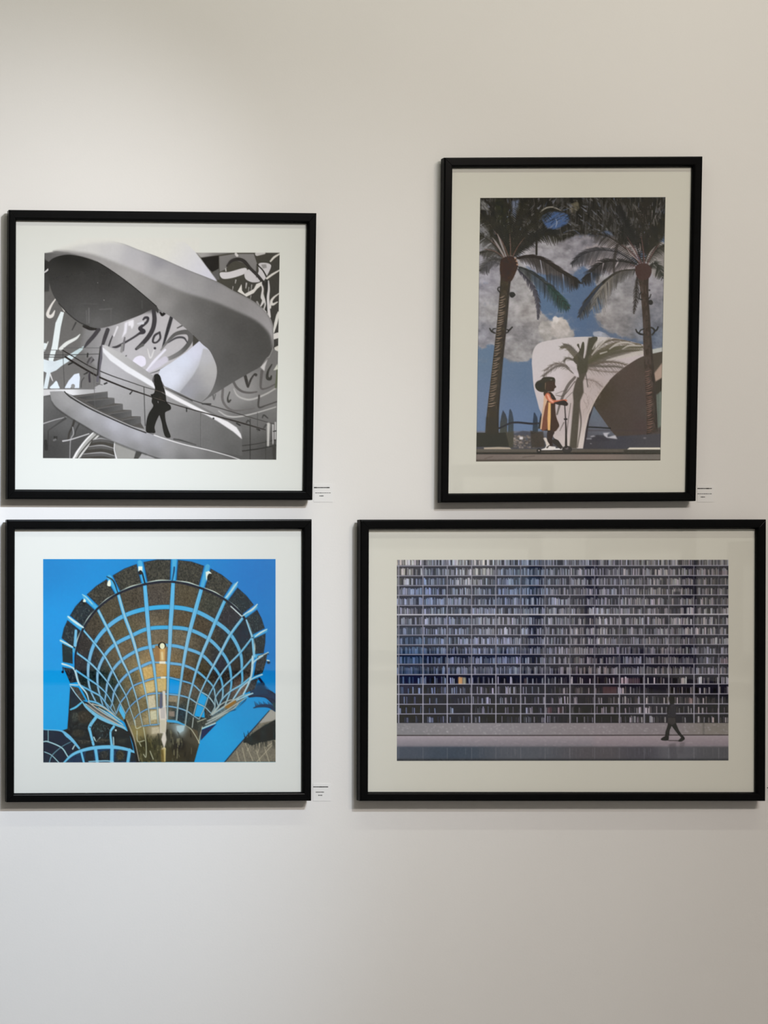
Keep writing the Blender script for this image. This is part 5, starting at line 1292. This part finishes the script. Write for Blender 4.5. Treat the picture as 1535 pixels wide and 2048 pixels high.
def plain(name, col, rough=0.6, spec=0.5, vary=0.0, scale=8.0, bump=0.0, bscale=300.0, metal=0.0):
    m, nt, b = new_mat(name)
    b.inputs['Roughness'].default_value = rough
    b.inputs['Specular IOR Level'].default_value = spec
    b.inputs['Metallic'].default_value = metal
    tc = nt.nodes.new('ShaderNodeTexCoord')
    if vary > 0:
        n = nt.nodes.new('ShaderNodeTexNoise')
        n.inputs['Scale'].default_value = scale
        n.inputs['Detail'].default_value = 4
        r = nt.nodes.new('ShaderNodeValToRGB')
        r.color_ramp.elements[0].position = 0.3
        r.color_ramp.elements[1].position = 0.7
        r.color_ramp.elements[0].color = (*[max(0, c * (1 - vary)) for c in col], 1)
        r.color_ramp.elements[1].color = (*[min(1, c * (1 + vary)) for c in col], 1)
        nt.links.new(tc.outputs['Object'], n.inputs['Vector'])
        nt.links.new(n.outputs['Fac'], r.inputs['Fac'])
        nt.links.new(r.outputs['Color'], b.inputs['Base Color'])
    else:
        b.inputs['Base Color'].default_value = (*col, 1)
    if bump > 0:
        n2 = nt.nodes.new('ShaderNodeTexNoise')
        n2.inputs['Scale'].default_value = bscale
        n2.inputs['Detail'].default_value = 3
        bp = nt.nodes.new('ShaderNodeBump')
        bp.inputs['Strength'].default_value = bump
        bp.inputs['Distance'].default_value = 0.001
        nt.links.new(tc.outputs['Object'], n2.inputs['Vector'])
        nt.links.new(n2.outputs['Fac'], bp.inputs['Height'])
        nt.links.new(bp.outputs['Normal'], b.inputs['Normal'])
    return m


M_WALL = plain('wall_paint', (0.80, 0.785, 0.765), 0.75, 0.25, 0.012, 2.0, 0.12, 220)
M_ROOM = plain('room_paint', (0.80, 0.785, 0.76), 0.8, 0.2, 0.012, 2.0)
M_CEIL = plain('ceiling_paint', (0.78, 0.77, 0.75), 0.85, 0.2, 0.012, 2.0)
M_FLOOR = plain('grey_floor', (0.26, 0.25, 0.235), 0.45, 0.4, 0.05, 3.0)
M_FRAME = plain('black_satin_wood', (0.0035, 0.0036, 0.0038), 0.22, 0.07, 0.10, 60.0, 0.03, 500)
MAT_L = (0.805, 0.785, 0.775)
MAT_R = (0.785, 0.745, 0.70)
M_MATL = plain('white_mat_board', MAT_L, 0.9, 0.1)
M_MATR = plain('ivory_mat_board', MAT_R, 0.9, 0.1)
M_BACK = plain('backing_board', (0.25, 0.2, 0.15), 0.9, 0.1, 0.05, 20)
M_CARD = plain('label_card', (0.80, 0.79, 0.775), 0.75, 0.25)
M_INK = plain('label_ink', (0.035, 0.035, 0.032), 0.8, 0.1)
M_INK2 = plain('label_ink_grey', (0.13, 0.13, 0.125), 0.8, 0.1)


def print_material(name):
    m, nt, b = new_mat(name)
    at = nt.nodes.new('ShaderNodeAttribute')
    at.attribute_name = 'ink'
    nt.links.new(at.outputs['Color'], b.inputs['Base Color'])
    b.inputs['Roughness'].default_value = 0.9
    b.inputs['Specular IOR Level'].default_value = 0.1
    return m


M_PRINT = print_material('printed_paper')


def glass_material():
    """clear, faintly green pane; the polish that mirrors the room is the coat on what lies bonded behind it"""
    m = bpy.data.materials.new('picture_glass')
    m.use_nodes = True
    nt = m.node_tree
    nt.nodes.clear()
    out = nt.nodes.new('ShaderNodeOutputMaterial')
    tr = nt.nodes.new('ShaderNodeBsdfTransparent')
    tr.inputs['Color'].default_value = (0.985, 0.995, 0.985, 1)
    nt.links.new(tr.outputs[0], out.inputs['Surface'])
    return m


def glazed(m):
    b = m.node_tree.nodes['Principled BSDF']
    b.inputs['Coat Weight'].default_value = 1.0
    b.inputs['Coat Roughness'].default_value = 0.012
    b.inputs['Coat IOR'].default_value = 1.82
    return m


M_GLASS = glass_material()
for _m in (M_MATL, M_MATR, M_PRINT):
    glazed(_m)


# ---------------------------------------------------------------- mesh helpers
def at(px, py, d):
    """point at distance d in front of the wall that lies on the sight line of a measured position"""
    x, z = wall_xz(px, py)
    f = (-CY - d) / (-CY)
    return Vector((CX + (x - CX) * f, -d, CZ + (z - CZ) * f))


def mesh_obj(name, verts, faces, mat, parent=None, smooth=False):
    me = bpy.data.meshes.new(name)
    me.from_pydata([tuple(v) for v in verts], [], faces)
    bm = bmesh.new()
    bm.from_mesh(me)
    bmesh.ops.recalc_face_normals(bm, faces=bm.faces)
    bm.to_mesh(me)
    bm.free()
    me.materials.append(mat)
    if smooth:
        for p in me.polygons:
            p.use_smooth = True
    o = bpy.data.objects.new(name, me)
    COL.objects.link(o)
    if parent is not None:
        o.parent = parent
        o.matrix_parent_inverse = Matrix.Translation(-parent.location)
    return o


def box_verts(x0, x1, y0, y1, z0, z1):
    return [(x0, y0, z0), (x1, y0, z0), (x1, y1, z0), (x0, y1, z0), (x0, y0, z1), (x1, y0, z1), (x1, y1, z1), (x0, y1, z1)]


BOXF = [(0, 1, 2, 3), (4, 5, 6, 7), (0, 1, 5, 4), (1, 2, 6, 5), (2, 3, 7, 6), (3, 0, 4, 7)]


def box(name, x0, x1, y0, y1, z0, z1, mat, parent=None):
    return mesh_obj(name, box_verts(x0, x1, y0, y1, z0, z1), BOXF, mat, parent)


def slab(name, corners, y_back, y_front, mat, parent):
    """four-cornered flat board: corners (x, z) kept, thickness along y"""
    V = [(c[0], y_back, c[1]) for c in corners] + [(c[0], y_front, c[1]) for c in corners]
    F = [(0, 1, 2, 3), (4, 5, 6, 7), (0, 1, 5, 4), (1, 2, 6, 5), (2, 3, 7, 6), (3, 0, 4, 7)]
    return mesh_obj(name, V, F, mat, parent)


def structure(o):
    o['kind'] = 'structure'
    return o


# ---------------------------------------------------------------- the room
XL, XR, YB, ZC = -4.6, 4.2, -7.0, 3.8
structure(box('wall_front', XL, XR, 0.0, 0.15, 0, ZC, M_WALL))
structure(box('wall_back', XL, XR, YB - 0.15, YB, 0, ZC, M_ROOM))
structure(box('wall_left', XL - 0.15, XL, YB, 0, 0, ZC, M_ROOM))
structure(box('wall_right', XR, XR + 0.15, YB, 0, 0, ZC, M_ROOM))
structure(box('floor', XL, XR, YB, 0, -0.1, 0, M_FLOOR))
structure(box('ceiling', XL, XR, YB, 0, ZC, ZC + 0.1, M_CEIL))

# added stand-ins for unseen pictures, doorways and rails, mirrored faintly in the picture glass
M_PROP = plain('dark_prop', (0.02, 0.02, 0.02), 0.6, 0.3)


def outline_bars(name, wall, a0, a1, z0, z1, w=0.05, t=0.02):
    """rectangular moulding; wall 'back' runs along x, wall 'right' runs along y"""
    V, F = [], []
    for (p0, p1, q0, q1) in ((a0, a1, z1 - w, z1), (a0, a1, z0, z0 + w), (a0, a0 + w, z0 + w, z1 - w), (a1 - w, a1, z0 + w, z1 - w)):
        k = len(V)
        if wall == 'back':
            V += box_verts(p0, p1, YB, YB + t, q0, q1)
        else:
            V += box_verts(XR - t, XR, p0, p1, q0, q1)
        F += [tuple(j + k for j in f) for f in BOXF]
    structure(mesh_obj(name, V, F, M_PROP))


outline_bars('reflection_prop_1', 'back', 3.46, 4.06, 1.78, 2.09, 0.06)
outline_bars('reflection_prop_2', 'back', 2.70, 3.99, 0.90, 1.67, 0.07)
outline_bars('reflection_prop_3', 'right', -6.85, -5.80, 0.90, 1.66, 0.10)
outline_bars('reflection_prop_4', 'right', -5.50, -4.30, 0.90, 1.58, 0.10)
structure(box('reflection_prop_5', XR - 0.02, XR, YB, 0, 0.78, 0.85, M_PROP))
structure(box('reflection_prop_6', XL, XR - 0.02, YB, YB + 0.02, 0.78, 0.85, M_PROP))

# ---------------------------------------------------------------- framed pictures
D_FRONT, D_BACK = 0.034, 0.009              # front and back of the moulding, from the wall
# moulding profile: (share of the face width from the outer edge, distance from the wall)
PROFILE = [(0.0, 0.009), (0.0, 0.0285), (0.02, 0.0312), (0.075, 0.0332), (0.15, 0.034), (0.78, 0.034), (0.86, 0.0330), (1.0, 0.0262), (1.0, 0.020), (0.55, 0.020), (0.55, 0.009)]


def lerp(a, b, t):
    return a + (b - a) * t


def build_frame(name, label, outer, inner, sheet_quad, sheet, mat_board, mat_col, paper, depth_scale, haze):
    ds = depth_scale
    O = [at(*p, D_FRONT * ds) for p in outer]    # tl, tr, br, bl
    I = [at(*p, D_FRONT * ds) for p in inner]
    base = (O[2] + O[3]) / 2
    root = bpy.data.objects.new(name, None)
    COL.objects.link(root)
    root.location = (base.x, 0, base.z)
    root.empty_display_size = 0.1
    root['label'] = label
    root['category'] = 'picture'
    root['group'] = 'black framed photographs on the white wall'
    n = len(PROFILE)
    for k in range(4):
        a, b = k, (k + 1) % 4
        V = []
        for c in (a, b):
            for t, d in PROFILE:
                p = lerp(O[c], I[c], t)
                V.append((p.x, -d * depth_scale, p.z))
        F = [(i, (i + 1) % n, n + (i + 1) % n, n + i) for i in range(n)]
        F += [tuple(range(n)), tuple(range(2 * n - 1, n - 1, -1))]
        rail = mesh_obj('frame_rail', V, F, M_FRAME, root)
        bv = rail.modifiers.new('ease', 'BEVEL')
        bv.width = 0.0006
        bv.segments = 2
        bv.limit_method = 'ANGLE'
        bv.angle_limit = math.radians(25)
    # boards and glass sit in the rebate, under the moulding's inner lip
    R = [lerp(O[c], I[c], 0.62) for c in range(4)]
    R2 = [(p.x, p.z) for p in R]
    slab('mat_board', R2, -0.0175 * ds, -0.0190 * ds, mat_board, root)
    W = [lerp(O[c], I[c], 1.9) for c in range(4)]
    slab('backing_board', [(p.x, p.z) for p in W], -0.0002, -0.0095 * ds, M_BACK, root)
    slab('backing_panel', R2, -0.0095 * ds, -0.0173 * ds, M_BACK, root)
    g = slab('glass', R2, -0.0202 * ds, -0.0226 * ds, M_GLASS, root)
    # the print: a fine sheet whose vertices carry the ink colour
    step = 1.1
    q = np.array(sheet_quad, float)
    nu = int(np.hypot(*(q[1] - q[0])) / step)
    nv = int(np.hypot(*(q[3] - q[0])) / step)
    uu, vv = np.meshgrid(np.linspace(0, 1, nu + 1), np.linspace(0, 1, nv + 1))
    uu, vv = uu.ravel()[:, None], vv.ravel()[:, None]
    P = (q[0] * (1 - uu) + q[1] * uu) * (1 - vv) + (q[3] * (1 - uu) + q[2] * uu) * vv
    # measured tones hold the veil of light mirrored by the glass; the ink itself is without it
    ink = np.clip(lin(np.clip(sheet.sample(P[:, 0], P[:, 1]), 0, 255)) - haze, 0.002, 1) / (lin(paper) - haze) * np.array(mat_col)
    d = 0.0191 * ds
    f = (-CY - d) / (-CY)
    wx = CX + ((P[:, 0] - 767.5) * U - CX) * f - root.location.x
    wz = CZ + (Z0 + (1010.0 - P[:, 1]) * U - CZ) * f - root.location.z
    co = np.column_stack([wx, np.full(len(wx), -d), wz])
    idx = np.arange((nu + 1) * (nv + 1)).reshape(nv + 1, nu + 1)
    quads = np.column_stack([idx[:-1, :-1].ravel(), idx[1:, :-1].ravel(), idx[1:, 1:].ravel(), idx[:-1, 1:].ravel()])
    # a skirt gives the sheet its paper thickness
    ring = np.concatenate([idx[0, :-1], idx[:-1, -1], idx[-1, :0:-1], idx[:0:-1, 0]])
    nb = len(co)
    low = co[ring].copy()
    low[:, 1] = -0.0190 * ds
    co = np.vstack([co, low])
    ink = np.vstack([ink, np.tile(mat_col, (len(ring), 1))])
    r2 = np.arange(nb, nb + len(ring))
    skirt = np.column_stack([ring, np.roll(ring, -1), np.roll(r2, -1), r2])
    quads = np.vstack([quads, skirt])
    me = bpy.data.meshes.new('print')
    me.vertices.add(len(co))
    me.vertices.foreach_set('co', co.astype(np.float32).ravel())
    me.loops.add(quads.size)
    me.loops.foreach_set('vertex_index', quads.astype(np.int32).ravel())
    me.polygons.add(len(quads))
    me.polygons.foreach_set('loop_start', np.arange(0, quads.size, 4, dtype=np.int32))
    me.update(calc_edges=True)
    at_ = me.attributes.new('ink', 'FLOAT_COLOR', 'POINT')
    at_.data.foreach_set('color', np.column_stack([np.clip(ink, 0, 1), np.ones(len(co))]).astype(np.float32).ravel())
    me.shade_flat()
    me.materials.append(M_PRINT)
    pr = bpy.data.objects.new('print', me)
    COL.objects.link(pr)
    pr.parent = root
    return root, pr


PAPER_L, PAPER_R = (226, 229, 224), (196, 194, 178)
_, pr = build_frame('framed_picture', 'black framed black-and-white photograph of a curving white staircase with a walking woman',
                    [(18, 419), (633.5, 425.5), (625.5, 1000), (14.5, 998)], [(33.5, 439.5), (616, 446), (608.5, 981), (31.7, 978.5)],
                    [(89, 474), (559.8, 474), (552.5, 919.8), (85.6, 916.6)], paint_staircase(), M_MATL, MAT_L, PAPER_L, 0.68, 0.014)
pr['label'] = 'black-and-white print of a spiral stair ribbon, calligraphy walls and a dark walking figure'
_, pr = build_frame('framed_picture', 'black framed colour photograph of a funnel-shaped panel canopy against blue sky',
                    [(14, 1039), (624, 1038.3), (623, 1602), (13.5, 1605)], [(31, 1059), (606.5, 1058.5), (606, 1584.5), (29.5, 1587)],
                    [(86, 1118), (551, 1117.7), (551.2, 1524.5), (86.3, 1525.1)], paint_solar_tree(), M_MATL, MAT_L, PAPER_L, 0.66, 0.014)
pr['label'] = 'colour print of a lattice funnel of dark panels under a bright blue sky'
_, pr = build_frame('framed_picture', 'tall black framed colour photograph of a child on a scooter between two palms',
                    [(888.5, 314.5), (1405.5, 312), (1392, 1002), (882, 1005)], [(906.7, 334.3), (1387, 332.5), (1374.7, 983.8), (898.8, 986.4)],
                    [(959.6, 395.8), (1330.2, 394.2), (1320, 921), (951.4, 923)], paint_palms(), M_MATR, MAT_R, PAPER_R, 0.70, 0.020)
pr['label'] = 'colour print of a child riding a scooter, palm trees, clouds and a white curved building'
_, pr = build_frame('framed_picture', 'wide black framed photograph of a dark figure walking past a wall of bookshelves',
                    [(721, 1039), (1532.5, 1038.5), (1531, 1602.5), (720, 1602.5)], [(740, 1059), (1515, 1058), (1513.5, 1585), (738, 1584.5)],
                    [(793, 1119.6), (1456, 1119.4), (1456.2, 1521.2), (793, 1522)], paint_library(), M_MATR, MAT_R, PAPER_R, 0.78, 0.021)
pr['label'] = 'muted print of tall bookshelves with a person walking along the pale floor'


# ---------------------------------------------------------------- title cards
def px_box(name, xa, ya, xb, yb, d0, d1, mat, parent):
    a, b = at(xa, ya, d1), at(xb, yb, d1)
    return box(name, a.x, b.x, -d1, -d0, b.z, a.z, mat, parent)


def title_card(label, xa, ya, xb, yb, name_row, title_row, year_row):
    c = at((xa + xb) / 2, yb, 0.0)
    root = bpy.data.objects.new('title_card', None)
    COL.objects.link(root)
    root.location = (c.x, 0, c.z)
    root['label'] = label
    root['category'] = 'label'
    root['group'] = 'small white title cards beside the frames'
    px_box('card', xa, ya, xb, yb, 0.0, 0.0005, M_CARD, root)

    def row(kind, r, mat, n, gap):
        x0, x1, y, h = r
        w = (x1 - x0) / n
        V, F = [], []
        rs = np.random.RandomState(int(x0 + y))
        for i in range(n):
            hh = h * rs.uniform(.75, 1.1)
            a, b = at(x0 + i * w, y - hh / 2, 0.0006), at(x0 + (i + 1) * w - gap * w, y + hh / 2, 0.0006)
            k = len(V)
            V += box_verts(a.x, b.x, -0.0006, -0.0004, b.z, a.z)
            F += [tuple(j + k for j in f) for f in BOXF]
        mesh_obj(kind, V, F, mat, root)

    row('name_line', name_row, M_INK, 5, 0.03)
    row('title_line', title_row, M_INK2, 7, 0.12)
    row('year_line', year_row, M_INK2, 4, 0.18)
    return root


title_card('white title card at the lower right of the staircase photograph', 627, 968, 665, 1004, (627.5, 659, 975.2, 2.0), (630, 661.5, 985.8, 1.3), (638.5, 647, 991.8, 2.2))
title_card('white title card at the lower right of the tall palm photograph', 1393.5, 970, 1427, 1004, (1394, 1423, 977, 1.9), (1394, 1423, 987.6, 1.3), (1400.5, 1409.5, 994, 2.2))
title_card('white title card at the lower right of the blue-sky canopy photograph', 625.5, 1567, 661, 1602, (626, 656, 1573.8, 2.0), (631, 648, 1584.2, 1.8), (636, 644.5, 1590.6, 1.9))
title_card('white title card cut off at the right edge, beside the bookshelf photograph', 1533, 1569, 1568, 1604, (1533.2, 1563, 1575.6, 2.0), (1537, 1555, 1586, 1.8), (1542, 1551, 1592, 1.9))
